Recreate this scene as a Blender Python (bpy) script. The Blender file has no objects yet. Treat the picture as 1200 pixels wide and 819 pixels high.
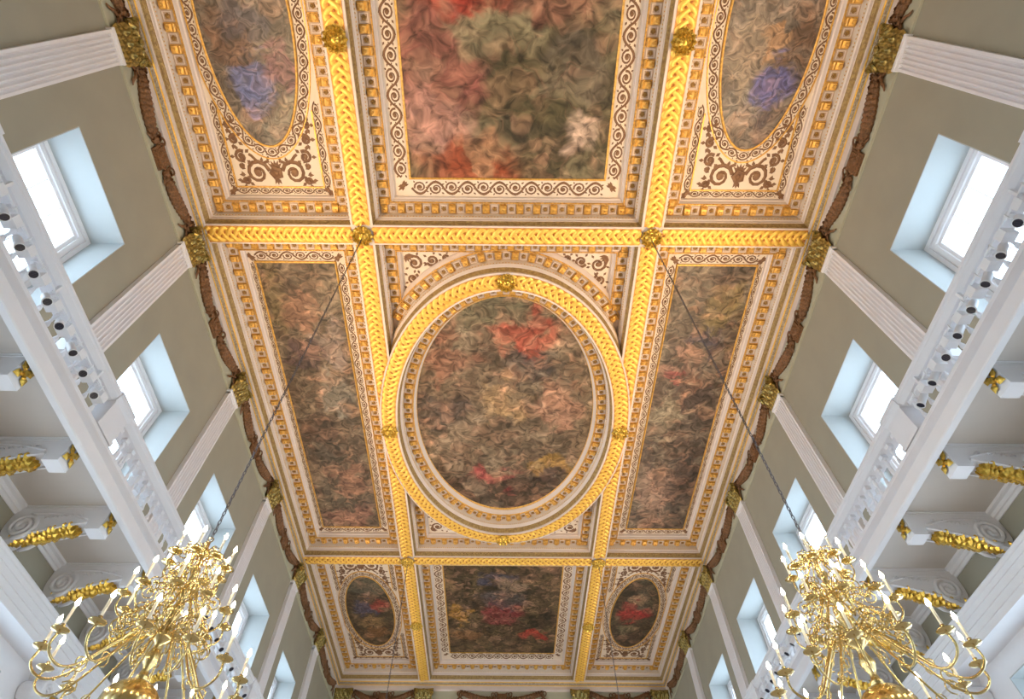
import bpy, math, random
from mathutils import Vector, Matrix
random.seed(7)
PI = math.pi
EYE = 1.6                      # camera height above the floor; heights below are given from eye level, link() adds EYE
sc = bpy.context.scene
col = sc.collection

# ---------------------------------------------------------------- camera
CX, YAW, ROLL, PITCH, FPX, CAMX = 589.8, math.radians(.2), math.radians(-.265), math.radians(55.638), 678.9, -.109
cd = bpy.data.cameras.new('camera')
cam = bpy.data.objects.new('camera', cd)
col.objects.link(cam)
cd.sensor_width = 36.0
cd.lens = 36.0 * FPX / 1200.0
cd.shift_x = (600 - CX) / 1200.0
cd.clip_end = 200
cp, sp = math.cos(PITCH), math.sin(PITCH)
fw, dn, rt = Vector((0, cp, sp)), Vector((0, sp, -cp)), Vector((1, 0, 0))
r2 = rt * math.cos(ROLL) + dn * math.sin(ROLL)
d2 = dn * math.cos(ROLL) - rt * math.sin(ROLL)
RZ = Matrix.Rotation(-YAW, 3, 'Z')
r3, d3, f3 = RZ @ r2, RZ @ d2, RZ @ fw
m = Matrix((r3, -d3, -f3)).transposed().to_4x4()
m.translation = Vector((CAMX, 0, EYE))
cam.matrix_world = m
sc.camera = cam

# ---------------------------------------------------------------- daylight, exposure
w = bpy.data.worlds.new('sky')
sc.world = w
w.use_nodes = True
bg = w.node_tree.nodes['Background']
bg.inputs[0].default_value = (0.66, 0.83, 1.0, 1)
bg.inputs[1].default_value = 5.2
sc.view_settings.view_transform = 'Standard'
sc.view_settings.look = 'None'
sc.view_settings.gamma = 1.0
sc.view_settings.exposure = 0.4
sc.view_settings.use_curve_mapping = False
sc.cycles.max_bounces = 7
sc.cycles.diffuse_bounces = 5
sc.cycles.glossy_bounces = 3
sc.cycles.transparent_max_bounces = 12
sc.cycles.sample_clamp_indirect = 8.0
sc.cycles.caustics_reflective = False
sc.cycles.caustics_refractive = False
UPLIGHT_W, UPLIGHT_COL = 660.0, (1.0, 0.65, 0.31)
BULB = 90.0

# ---------------------------------------------------------------- materials
MATS = {}
def mat(name, c, rough=.6, metal=0., noise=0., nscale=6., bump=0., c2=None, emit=0., spec=.5, bscale=None):
    if name in MATS: return MATS[name]
    M = bpy.data.materials.new(name); M.use_nodes = True
    nt = M.node_tree; b = nt.nodes['Principled BSDF']
    b.inputs['Base Color'].default_value = (*c, 1)
    b.inputs['Roughness'].default_value = rough
    b.inputs['Metallic'].default_value = metal
    b.inputs['Specular IOR Level'].default_value = spec
    tc = nt.nodes.new('ShaderNodeTexCoord')
    n = nt.nodes.new('ShaderNodeTexNoise'); n.inputs['Scale'].default_value = nscale; n.inputs['Detail'].default_value = 4
    nt.links.new(tc.outputs['Object'], n.inputs['Vector'])
    if noise or c2:
        r = nt.nodes.new('ShaderNodeValToRGB')
        e = r.color_ramp.elements
        e[0].position, e[1].position = .3, .7
        a = c2 if c2 else tuple(x * (1 - noise) for x in c)
        e[0].color = (*a, 1); e[1].color = (*c, 1)
        nt.links.new(n.outputs[0], r.inputs[0]); nt.links.new(r.outputs[0], b.inputs['Base Color'])
    if bump:
        bp = nt.nodes.new('ShaderNodeBump'); bp.inputs['Strength'].default_value = bump; bp.inputs['Distance'].default_value = .02
        if bscale:
            n2 = nt.nodes.new('ShaderNodeTexNoise'); n2.inputs['Scale'].default_value = bscale
            nt.links.new(tc.outputs['Object'], n2.inputs['Vector']); nt.links.new(n2.outputs[0], bp.inputs['Height'])
        else: nt.links.new(n.outputs[0], bp.inputs['Height'])
        nt.links.new(bp.outputs[0], b.inputs['Normal'])
    if emit:
        b.inputs['Emission Color'].default_value = (*c, 1); b.inputs['Emission Strength'].default_value = emit
    MATS[name] = M
    return M
M_WALL = mat('olive_wall_paint', (.37, .345, .265), .8, noise=.07, nscale=1.2)
M_FRIEZE = mat('pale_green_frieze', (.52, .50, .36), .8, noise=.08, nscale=2)
M_WHITE = mat('warm_white_paint', (.84, .82, .83), .45, noise=.03, nscale=3)
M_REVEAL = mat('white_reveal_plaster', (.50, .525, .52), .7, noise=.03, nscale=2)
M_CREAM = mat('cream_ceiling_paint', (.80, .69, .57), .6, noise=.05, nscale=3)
M_BEIGE = mat('beige_soffit_with_shade', (.58, .44, .33), .6, noise=.06, nscale=3)  # beige paint, darkened so the colour carries the shade around the modillions
M_PINKW = mat('pinkish_white_moulding', (.76, .65, .58), .5, noise=.05, nscale=3)
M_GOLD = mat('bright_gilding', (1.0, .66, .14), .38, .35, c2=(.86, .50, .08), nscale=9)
M_EYE = mat('burnt_orange_gilding', (.50, .17, .03), .55, .2)
M_GOLDB = mat('gilding_ground', (.80, .38, .07), .5, .3, c2=(.62, .27, .05), nscale=9)
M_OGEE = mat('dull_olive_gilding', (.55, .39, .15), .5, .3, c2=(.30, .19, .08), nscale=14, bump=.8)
M_OCHRE = mat('ochre_gilding', (.88, .52, .12), .4, .35, c2=(.52, .28, .07), nscale=14)
M_ROS = mat('dark_gilt_rosette', (.50, .30, .09), .4, .4, c2=(.20, .11, .04), nscale=16)
M_BROWN = mat('brown_scroll_gilding', (.26, .14, .07), .5, .2, c2=(.16, .08, .045), nscale=10)
M_LEAF = mat('dark_bronze_gilding', (.60, .45, .13), .3, .7, c2=(.10, .08, .03), nscale=13, bump=.5)
M_GARL = mat('brown_garland_relief', (.30, .14, .055), .6, .1, c2=(.09, .045, .02), nscale=24, bump=1.0)
M_FOL = mat('foliate_grey_gilding', (.60, .50, .38), .6, 0, c2=(.26, .19, .11), nscale=22, bump=.9)
M_GLEAF = mat('gilded_acanthus', (1.0, .66, .12), .28, .75, c2=(.36, .19, .02), nscale=15)
M_BRASS = mat('polished_brass', (.74, .58, .27), .2, 1.0)
M_CANDLE = mat('ivory_candle_tube', (.95, .88, .72), .5)
M_SOFFIT = mat('balcony_soffit_paint', (.70, .64, .58), .7, noise=.04, nscale=2)
M_FLOOR = mat('oak_floor', (.60, .53, .47), .45, noise=.2, nscale=2)
M_LAMPW = mat('white_lamp_housing', (.85, .85, .86), .4)
M_DARK = mat('dark_lens_grille', (.03, .03, .05), .3)
M_CHAIN = mat('dark_chain_steel', (.16, .15, .16), .4, .7)
M_BULB = mat('lit_candle_bulb', (1.0, .80, .50), .5, emit=BULB)
M_STONE = mat('grey_panel', (.30, .29, .28), .7)
def glass_mat():
    M = bpy.data.materials.new('window_glass'); M.use_nodes = True
    nt = M.node_tree; nt.nodes.clear()
    o = nt.nodes.new('ShaderNodeOutputMaterial'); t = nt.nodes.new('ShaderNodeBsdfTransparent'); g = nt.nodes.new('ShaderNodeBsdfGlossy')
    g.inputs['Roughness'].default_value = .02
    x = nt.nodes.new('ShaderNodeMixShader'); x.inputs[0].default_value = .06
    t.inputs[0].default_value = (.97, .99, 1, 1)
    nt.links.new(t.outputs[0], x.inputs[1]); nt.links.new(g.outputs[0], x.inputs[2]); nt.links.new(x.outputs[0], o.inputs[0])
    return M
M_GLASS = glass_mat()

# ---------------------------------------------------------------- mesh helpers
class MB:
    def __init__(s): s.v, s.f, s.mi = [], [], []
    def add(s, v, f, mi=0):
        o = len(s.v); s.v += [tuple(p) for p in v]; s.f += [tuple(i + o for i in q) for q in f]; s.mi += [mi] * len(f); return s
    def box(s, x0, x1, y0, y1, z0, z1, mi=0):
        v = [(x, y, z) for z in (z0, z1) for y in (y0, y1) for x in (x0, x1)]
        return s.add(v, [(0, 2, 3, 1), (4, 5, 7, 6), (0, 1, 5, 4), (2, 6, 7, 3), (0, 4, 6, 2), (1, 3, 7, 5)], mi)
    def prism(s, poly, axis, a, b, mi=0):
        """poly: list of (p,q); axis 'y' -> (p,·,q), 'z' -> (p,q,·), 'x' -> (·,p,q)"""
        f3 = {'y': lambda p, q, t: (p, t, q), 'z': lambda p, q, t: (p, q, t), 'x': lambda p, q, t: (t, p, q)}[axis]
        n = len(poly)
        v = [f3(p, q, a) for p, q in poly] + [f3(p, q, b) for p, q in poly]
        f = [(i, (i + 1) % n, n + (i + 1) % n, n + i) for i in range(n)] + [tuple(range(n))[::-1], tuple(range(n, 2 * n))]
        return s.add(v, f, mi)
    def lathe(s, prof, n=12, c=(0, 0, 0), mi=0, lobes=0, amp=0.):
        v, f = [], []
        for r, z in prof:
            for k in range(n):
                a = 2 * PI * k / n
                rr = r * (1 + amp * math.cos(lobes * a)) if lobes else r
                v.append((c[0] + rr * math.cos(a), c[1] + rr * math.sin(a), c[2] + z))
        for i in range(len(prof) - 1):
            for k in range(n):
                a, b = i * n + k, i * n + (k + 1) % n
                f.append((a, b, b + n, a + n))
        return s.add(v, f, mi)
    def tube(s, pts, r, n=6, mi=0, cap=True):
        pts = [Vector(p) for p in pts]; N = len(pts)
        rs = r if isinstance(r, (list, tuple)) else [r] * N
        v, f = [], []
        up = None
        for i, p in enumerate(pts):
            t = (pts[min(i + 1, N - 1)] - pts[max(i - 1, 0)]).normalized()
            if up is None:
                up = Vector((0, 0, 1)) if abs(t.z) < .9 else Vector((1, 0, 0))
            a = up.cross(t)
            if a.length < 1e-6: a = Vector((0, 1, 0)).cross(t)
            a.normalize(); up = t.cross(a)
            for k in range(n):
                th = 2 * PI * k / n
                v.append(p + (a * math.cos(th) + up * math.sin(th)) * rs[i])
        for i in range(N - 1):
            for k in range(n):
                a, b = i * n + k, i * n + (k + 1) % n
                f.append((a, b, b + n, a + n))
        if cap: f += [tuple(range(n))[::-1], tuple(range((N - 1) * n, N * n))]
        return s.add(v, f, mi)
    def strip(s, rows, mi=0, closed=False):
        """rows: list of equal-length point lists; quads between neighbouring rows"""
        n = len(rows[0]); v = [p for r in rows for p in r]; f = []
        R = len(rows)
        for i in range(R if closed else R - 1):
            j = (i + 1) % R
            for k in range(n - 1): f.append((i * n + k, i * n + k + 1, j * n + k + 1, j * n + k))
        return s.add(v, f, mi)
    def merge(s, other, M, mi_off=0):
        return s.add([M @ Vector(p) for p in other.v], other.f, 0) if not mi_off and not any(other.mi) else s._m(other, M, mi_off)
    def _m(s, other, M, off):
        o = len(s.v); s.v += [tuple(M @ Vector(p)) for p in other.v]; s.f += [tuple(i + o for i in q) for q in other.f]; s.mi += [k + off for k in other.mi]; return s
    def mesh(s, name, mats, smooth=False):
        me = bpy.data.meshes.new(name); me.from_pydata([tuple(p) for p in s.v], [], s.f)
        for M in (mats if isinstance(mats, (list, tuple)) else [mats]): me.materials.append(M)
        if any(s.mi): me.polygons.foreach_set('material_index', s.mi)
        if smooth: me.polygons.foreach_set('use_smooth', [True] * len(me.polygons))
        me.update(); return me
def link(name, data, parent=None, loc=(0, 0, 0), rot=0., kind=None, label=None, cat=None, group=None, scale=None):
    o = bpy.data.objects.new(name, data); col.objects.link(o)
    if parent is not None: o.parent = parent; o.location = loc
    else: o.location = (loc[0], loc[1], loc[2] + EYE)
    o.rotation_euler = (0, 0, rot)
    if scale: o.scale = scale
    if kind: o['kind'] = kind
    if label: o['label'] = label
    if cat: o['category'] = cat
    if group: o['group'] = group
    return o
def put(name, mb, mats, parent=None, smooth=False, **k):
    return link(name, mb.mesh(name, mats, smooth), parent, **k)

# ================================================================ dimensions (metres from eye level)
XW = 8.38; XE = 8.12; ZB = 14.72; ZP = 15.50; ZFLOOR = -EYE
YN, YF = -3.61, 30.81
XB, HB = 3.913, .294
XI, XO = XB - HB, XB + HB
Y1A, Y1B, Y2A, Y2B = 6.06, 6.617, 20.33, 20.88
YCN, YCF = -3.35, 30.32
ZCAP = 13.72; ZFR = 14.41
BAY = 4.785; Y0 = 1.685
PIL_Y = [Y0 + BAY * k for k in range(-1, 7)]
WIN_Y = [Y0 + BAY * (k + .5) for k in range(-1, 6)]
OVC, OVI, OVO = 13.43, (XI, 5.41), (XO - .01, 6.0)
SIDES = ((-1, 0.), (1, PI))
ORD = ['first', 'second', 'third', 'fourth', 'fifth', 'sixth', 'seventh', 'eighth']

# ================================================================ room shell
fl = MB().box(-9.4, 9.4, YN - 1, YF + 1, ZFLOOR - .2, ZFLOOR)
put('floor', fl, M_FLOOR, kind='structure', label='oak floor of the hall', )
WZ0, WZ1 = 7.0, 11.75          # upper windows
LZ0, LZ1 = -.6, 5.0            # lower windows
WW = 1.24
def side_wall(name, s):
    mb = MB()
    xa, xb, xl = s * XW, s * 9.4, s * 8.55
    def bx(x0, x1, y0, y1, z0, z1): mb.box(min(x0, x1), max(x0, x1), y0, y1, z0, z1, 0 if z1 > 5.4 else 1)
    ed = [YN - 1] + [e for y in WIN_Y for e in (y - WW, y + WW)] + [YF + 1]
    for i in range(0, len(ed), 2):
        bx(xa, xb, ed[i], ed[i + 1], 5.36, ZFR); bx(xl, xb, ed[i], ed[i + 1], ZFLOOR, 5.36)
    for y in WIN_Y:
        bx(xa, xb, y - WW, y + WW, WZ1, ZFR); bx(xa, xb, y - WW, y + WW, 5.36, WZ0)
        bx(xl, xb, y - WW, y + WW, LZ1, 5.36); bx(xl, xb, y - WW, y + WW, ZFLOOR, LZ0)
    wl = put(name, mb, [M_WALL, M_WHITE], kind='structure')
    f = MB(); x0, x1 = sorted((s * XW, s * (XW - .015)))
    
    gaps = [YN] + [e for y in PIL_Y[:-1] for e in (y - .34, y + .34)] + [YF]
    for i in range(0, len(gaps), 2):
        if gaps[i + 1] > gaps[i]: f.box(x0, x1, gaps[i], gaps[i + 1], ZCAP + .03, ZFR)
    put('frieze', f, M_FRIEZE, wl)
    f = MB(); x0, x1 = sorted((s * XW, s * (XW - .05)))
    
    for i in range(0, len(gaps), 2):
        if gaps[i + 1] > gaps[i]: f.box(x0, x1, gaps[i], gaps[i + 1], ZCAP - .03, ZCAP + .035)
    put('frieze_moulding', f, M_FRIEZE, wl)
    return wl
WALL_L = side_wall('wall_left', -1); WALL_R = side_wall('wall_right', 1)
for nm, y0, y1, s in (('wall_far', YF, YF + .8, -1), ('wall_near', YN - .8, YN, 1)):
    wl = put(nm, MB().box(-XW, XW, y0, y1, ZFLOOR, ZFR), M_WALL, kind='structure')
    yy = y0 if s < 0 else y1
    a, b = sorted((yy, yy + s * .015)); put('frieze', MB().box(-XW, XW, a, b, ZCAP + .03, ZFR), M_FRIEZE, wl)
    a, b = sorted((yy, yy + s * .05)); put('frieze_moulding', MB().box(-XW, XW, a, b, ZCAP - .03, ZCAP + .035), M_FRIEZE, wl)

# ================================================================ ceiling
CEIL = put('ceiling', MB().box(-9.0, 9.0, YN - .8, YF + .8, 15.62, 15.9), M_CREAM, kind='structure', label='coffered ceiling with gilded beams framing painted panels')
# room cornice, swept round the hall (far side runs deeper)
def room_corner(s):
    return [(-XE + s, YCN + s), (XE - s, YCN + s), (XE - s, YCF - 1.88 * s), (-XE + s, YCF - 1.88 * s)]
def room_sweep(name, prof, M, smooth=False):
    rows = []
    cs = [room_corner(s) for s, z in prof]
    for k in range(4): rows.append([(cs[i][k][0], cs[i][k][1], prof[i][1]) for i in range(len(prof))])
    put(name, MB().strip(rows, closed=True), M, CEIL, smooth)
room_sweep('cornice_fascia', [(-.26, ZFR - .005), (-.19, ZFR), (-.175, ZFR + .03), (-.175, 14.60), (-.165, 14.61)], M_PINKW)
room_sweep('cornice_gilt_bead', [(-.17, 14.605), (-.158, 14.595), (-.142, 14.605), (-.140, 14.625)], M_GOLD)
room_sweep('cornice_foliage', [(-.142, 14.62), (-.13, 14.625), (-.105, 14.645), (-.085, 14.675), (-.078, 14.69)], M_FOL)
room_sweep('cornice_gilt_bead', [(-.08, 14.685), (-.066, 14.675), (-.05, 14.68), (-.043, 14.70)], M_GOLD)
room_sweep('cornice_fillet', [(-.045, 14.697), (-.03, 14.695), (0, 14.70), (0, 14.74)], M_PINKW)
# leafy ornament of the cornice as fine relief along the foliage strip
def leaf_row(name, pts_fn, length, step, M, parent):
    mb = MB(); n = int(length / step)
    for i in range(n):
        (p, t, nrm) = pts_fn((i + .5) / n)
        a = t * (step * .42); c = nrm * .022 + Vector((0, 0, -.008))
        mb.add([p - a, p + c * .3 + nrm * -.012, p + a, p + c], [(0, 1, 2), (0, 2, 3), (0, 3, 1), (1, 3, 2)])
    o = put(name, mb, M, parent); o['kind'] = 'stuff'; return o
for s in (-1, 1):
    leaf_row('cornice_leaf_row', lambda u, s=s: (Vector((s * (XE + .11), YCN + u * (YCF - YCN), 14.637)), Vector((0, 1, 0)), Vector((-s, 0, 0))), YCF - YCN, .10, M_OGEE, CEIL)
leaf_row('cornice_leaf_row', lambda u: (Vector((-XE + u * 2 * XE, YCF + .20, 14.637)), Vector((1, 0, 0)), Vector((0, -1.5, 0))), 2 * XE, .10, M_OGEE, CEIL)

# --- beams
def inside(x, y, ab, grow=0.): return (x / (ab[0] + grow)) ** 2 + ((y - OVC) / (ab[1] + grow)) ** 2 < 1
def beam(x0, x1, y0, y1): return put('beam', MB().box(x0, x1, y0, y1, ZB, 15.62), M_PINKW, CEIL)
BEAMS = []
for s in (-1, 1):
    a, b = sorted((s * XI, s * XO)); BEAMS.append(('y', s * XB, YCN, YCF, beam(a, b, YCN, YCF)))
for y0, y1 in ((Y1A, Y1B), (Y2A, Y2B)):
    for x0, x1 in ((-XE, -XO), (-XI, XI), (XO, XE)): BEAMS.append(('x', (y0 + y1) / 2, x0, x1, beam(x0, x1, y0, y1)))
# --- oval ring beam
def ell(ab, th): return (ab[0] * math.cos(th), OVC + ab[1] * math.sin(th))
NR = 120
rows = []
for k in range(NR):
    th = 2 * PI * k / NR
    i, o = ell(OVI, th), ell(OVO, th)
    rows.append([(i[0], i[1], 15.6), (i[0], i[1], ZB - .02), (o[0], o[1], ZB - .02), (o[0], o[1], ZB + .12)] + [(o[0], o[1], 15.6)])
RING = put('oval_ring_beam', MB().strip(rows, closed=True), M_PINKW, CEIL)

# --- guilloche: three flat strands braided along a path, with knobs in the eyes
def guilloche(path, length, width, zs, parent, closed=False, skip=None):
    A = width / 2 - .062; P = .69; n = int(round(length / P)); P = length / n
    hw = .063
    mb = MB(); K = 15
    for i in range(3):
        row_prev = None; rows = []
        tot = n * K
        def flush(rows):
            if len(rows) > 1: mb.strip(rows)
        for j in range(tot + 1):
            t = j / tot; th = 2 * PI * (j / K) + i * 2 * PI / 3
            c, tan, nor = path(t)
            off = A * math.sin(th); dz = .018 * math.sin(2 * th)
            sl = A * math.cos(th) * 2 * PI / P
            q = math.sqrt(1 + sl * sl)
            ac = (nor - tan * sl) / q             # across the strand
            p = c + nor * off
            if skip and skip(p): flush(rows); rows = []; continue
            zz = zs - .034 - dz
            rows.append([(p.x - ac.x * hw, p.y - ac.y * hw, zz + .022), (p.x - ac.x * hw * .55, p.y - ac.y * hw * .55, zz - .006), (p.x + ac.x * hw * .55, p.y + ac.y * hw * .55, zz - .006), (p.x + ac.x * hw, p.y + ac.y * hw, zz + .022)])
        flush(rows)
    o = put('guilloche', mb, M_GOLD, parent, True)
    eb = MB()
    for i in range(3 * n):
        for sd in (-1, 1):
            t = (i + (.75 if sd > 0 else .25)) / (3 * n)
            c, tan, nor = path(t); p = c + nor * (sd * A * .27)
            if skip and skip(p): continue
            eb.lathe([(.036, .0), (.028, -.022), (.002, -.03)], 6, (p.x, p.y, zs - .012))
    e = put('guilloche_eyes', eb, M_EYE, parent); e['kind'] = 'stuff'
    return o
for ax, c, a, b, ob in BEAMS:
    W = .47
    L = b - a
    if ax == 'y':
        for (u0, u1) in ((a, Y1A + .28 - .30), (Y1B - .28 + .30, OVC - .9), (OVC + .9, Y2A + .275 - .30), (Y2B - .275 + .30, b)):
            pl = put('gilded_band', MB().box(c - W / 2, c + W / 2, u0, u1, ZB - .012, ZB + .01), M_GOLDB, ob)
            guilloche(lambda t, c=c, u0=u0, u1=u1: (Vector((c, u0 + t * (u1 - u0), 0)), Vector((0, 1, 0)), Vector((1, 0, 0))), u1 - u0, W, ZB, ob, skip=lambda p: inside(p.x, p.y, OVO, .0))
    else:
        pl = put('gilded_band', MB().box(a, b, c - W / 2, c + W / 2, ZB - .012, ZB + .01), M_GOLDB, ob)
        guilloche(lambda t, c=c, a=a, L=L: (Vector((a + t * L, c, 0)), Vector((1, 0, 0)), Vector((0, 1, 0))), L, W, ZB, ob)
MID = ((OVI[0] + OVO[0]) / 2, (OVI[1] + OVO[1]) / 2)
# arc-length table of the ring's middle line
def arc_table(ab, n=720):
    pts = [ell(ab, 2 * PI * k / n) for k in range(n + 1)]
    d = [0.]
    for k in range(n): d.append(d[-1] + math.dist(pts[k], pts[k + 1]))
    return d
def arc_th(tab, t):
    L = tab[-1]; s = (t % 1.0) * L; lo, hi = 0, len(tab) - 1
    while hi - lo > 1:
        md = (lo + hi) // 2
        if tab[md] <= s: lo = md
        else: hi = md
    return 2 * PI * (lo + (s - tab[lo]) / (tab[hi] - tab[lo])) / (len(tab) - 1)
def ell_frame(ab, th, cx=0., cy=None):
    cy = OVC if cy is None else cy
    p = Vector((cx + ab[0] * math.cos(th), cy + ab[1] * math.sin(th), 0))
    t = Vector((-ab[0] * math.sin(th), ab[1] * math.cos(th), 0)).normalized()
    return p, t, Vector((t.y, -t.x, 0))          # outward normal
TABM = arc_table(MID)
rows = []
for k in range(NR):
    p, t, n = ell_frame(MID, 2 * PI * k / NR); rows.append([tuple(p - n * .235 + Vector((0, 0, ZB - .031))), tuple(p + n * .235 + Vector((0, 0, ZB - .031)))])
put('gilded_band', MB().strip(rows, closed=True), M_GOLDB, RING)
guilloche(lambda t: ell_frame(MID, arc_th(TABM, t)), TABM[-1], .47, ZB - .02, RING)

# --- coffers: stepped cornice with modillions, rosettes, beads; panel above
PROF = {
    'side_fillet': (M_PINKW, [(.0, ZB + .0), (.002, ZB + .05)]),
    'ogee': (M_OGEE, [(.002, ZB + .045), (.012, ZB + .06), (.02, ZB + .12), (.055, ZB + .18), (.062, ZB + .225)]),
    'white_fascia': (M_PINKW, [(.06, ZB + .215), (.075, ZB + .22), (.085, ZB + .31), (.11, ZB + .325)]),
    'bead_bed': (M_CREAM, [(.11, ZB + .325), (.125, ZB + .40), (.135, ZB + .565)]),
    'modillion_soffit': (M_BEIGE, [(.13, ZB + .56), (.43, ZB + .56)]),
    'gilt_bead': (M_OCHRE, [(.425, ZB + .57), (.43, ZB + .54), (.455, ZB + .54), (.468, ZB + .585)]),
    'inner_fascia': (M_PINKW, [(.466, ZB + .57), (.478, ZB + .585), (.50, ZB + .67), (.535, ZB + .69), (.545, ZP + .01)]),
}
MOD, ROS, SCR, BEAD = [], [], [], []         # ornament placements: (matrix, parent)
def T(p, ang, sx=1., sy=1., flip=False):
    return Matrix.Translation(p) @ Matrix.Rotation(ang, 4, 'Z') @ Matrix.Diagonal((sx, -sy if flip else sy, 1, 1))
def path_sweep(pts, closed, parent):
    """pts counter-clockwise, inward to the left; all profile strips mitred"""
    n = len(pts); P = [Vector((*p, 0)) for p in pts]
    def nrm(a, b):
        d = (b - a).normalized(); return Vector((-d.y, d.x, 0))
    offs = []
    for i in range(n):
        n1 = nrm(P[i - 1], P[i]) if (closed or i > 0) else None
        n2 = nrm(P[i], P[(i + 1) % n]) if (closed or i < n - 1) else None
        if n1 is None: offs.append(n2)
        elif n2 is None: offs.append(n1)
        else: offs.append((n1 + n2) / (1 + n1.dot(n2)))
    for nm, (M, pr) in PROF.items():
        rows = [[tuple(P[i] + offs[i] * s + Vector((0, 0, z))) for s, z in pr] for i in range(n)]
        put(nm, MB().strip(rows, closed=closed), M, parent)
def orn_line(a, b, parent, ok=None, trim=.15):
    """ornaments on the soffit along edge a->b (inward to the left)"""
    a, b = Vector((*a, 0)), Vector((*b, 0)); d = (b - a); L = d.length; d.normalize(); n = Vector((-d.y, d.x, 0))
    Lm = L - 2 * trim; N = max(1, round(Lm / .45)); pt = Lm / N; ang = math.atan2(d.y, d.x)
    for i in range(N):
        for q, lst in ((.25, ROS), (.75, MOD)):
            p = a + d * (trim + (i + q) * pt) + n * .275
            if ok is None or ok(p): lst.append((T(p + Vector((0, 0, ZB + .56)), ang), parent))
    if trim: pass
    nb = int(L / .085)
    for i in range(nb):
        p = a + d * ((i + .5) * L / nb) + n * .125
        if ok is None or ok(p): BEAD.append((p + Vector((0, 0, ZB + .37)), parent, ang))
        p2 = a + d * ((i + .5) * L / nb) + n * .443
        if (ok is None or ok(p2)) and .465 < (i + .5) * L / nb < L - .465: BEAD.append((p2 + Vector((0, 0, ZB + .542)), parent, ang))
def scroll_line(a, b, wid, L0, parent, ok=None, flip0=0):
    a, b = Vector((*a, 0)), Vector((*b, 0)); d = (b - a); L = d.length; d.normalize(); ang = math.atan2(d.y, d.x)
    N = max(2, round(L / L0 / 2) * 2); pt = L / N
    for i in range(N):
        p = a + d * (i * pt)
        if ok is None or ok(p + d * pt / 2): SCR.append((T(p + Vector((0, 0, ZP - .004)), ang, pt, wid, (i + flip0) % 2), parent))
def coffer(x0, x1, y0, y1): 
    o = put('coffer', MB().box(x0 - .01, x1 + .01, y0 - .01, y1 + .01, ZP, 15.63), M_CREAM, CEIL)
    return o
COL_X = ((-XE, -XO), (-XI, XI), (XO, XE)); ROW_Y = ((YCN, Y1A), (Y1B, Y2A), (Y2B, YCF))
COF = {}
for r, (y0, y1) in enumerate(ROW_Y):
    for c, (x0, x1) in enumerate(COL_X):
        o = COF[(r, c)] = coffer(x0, x1, y0, y1)
        if (r, c) == (1, 1): continue
        q = [(x0, y0), (x1, y0), (x1, y1), (x0, y1)]
        path_sweep(q, True, o)
        for i in range(4): orn_line(q[i], q[(i + 1) % 4], o)
# middle coffer: two open U runs at its ends and both faces of the ring
o = COF[(1, 1)]
out = lambda p: not inside(p.x, p.y, OVO, .42)
for yy, sg in ((Y1B, 1), (Y2A, -1)):
    ye = OVC - sg * 3.0
    q = [(-XI, ye), (-XI, yy), (XI, yy), (XI, ye)]
    if sg < 0: q = q[::-1]
    path_sweep(q, False, o)
    for i in range(3): orn_line(q[i], q[i + 1], o, out)
def ring_sweep(ab, sign, parent, thr=None, dz=-.012, N=NR):
    """sign -1: cornice on the inner face growing inwards; +1: on the outer face growing outwards"""
    arcs = [(0, 2 * PI, True)] if thr is None else thr
    for a0, a1, cl in arcs:
        n = N if cl else 48
        for nm, (M, pr) in PROF.items():
            rows = []
            for k in range(n if cl else n + 1):
                p, t, nn = ell_frame(ab, a0 + (a1 - a0) * k / n)
                row = []
                for s, z in pr:
                    v = p + nn * (sign * s)
                    if sign > 0: v.x = max(-XI + .005, min(XI - .005, v.x))
                    row.append((v.x, v.y, z + dz))
                rows.append(row)
            put(nm, MB().strip(rows, closed=cl), M, parent, True)
ring_sweep(OVI, -1, RING)
thx = math.acos(XI / OVO[0])
ring_sweep(OVO, 1, RING, [(thx, PI - thx, False), (PI + thx, 2 * PI - thx, False)])
for ab, sg, pitch in ((OVI, -1, .45), (OVO, 1, .45)):
    tab = arc_table(ab); N = round(tab[-1] / pitch)
    for i in range(N):
        for q, lst in ((0., ROS), (.5, MOD)):
            p, t, nn = ell_frame(ab, arc_th(tab, (i + q) / N)); p = p + nn * (sg * .275)
            if sg > 0 and abs(p.x) > XI - .2: continue
            tt = t if sg < 0 else -t
            lst.append((T(p + Vector((0, 0, ZB + .548)), math.atan2(tt.y, tt.x)), RING))
    nb = int(tab[-1] / .085)
    for i in range(nb):
        p, t, nn = ell_frame(ab, arc_th(tab, i / nb))
        for s, z in ((.125, .36), (.443, .53)):
            v = p + nn * (sg * s)
            if sg > 0 and abs(v.x) > XI - .12: continue
            BEAD.append((v + Vector((0, 0, ZB + z)), RING, math.atan2(t.y, t.x)))

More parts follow.
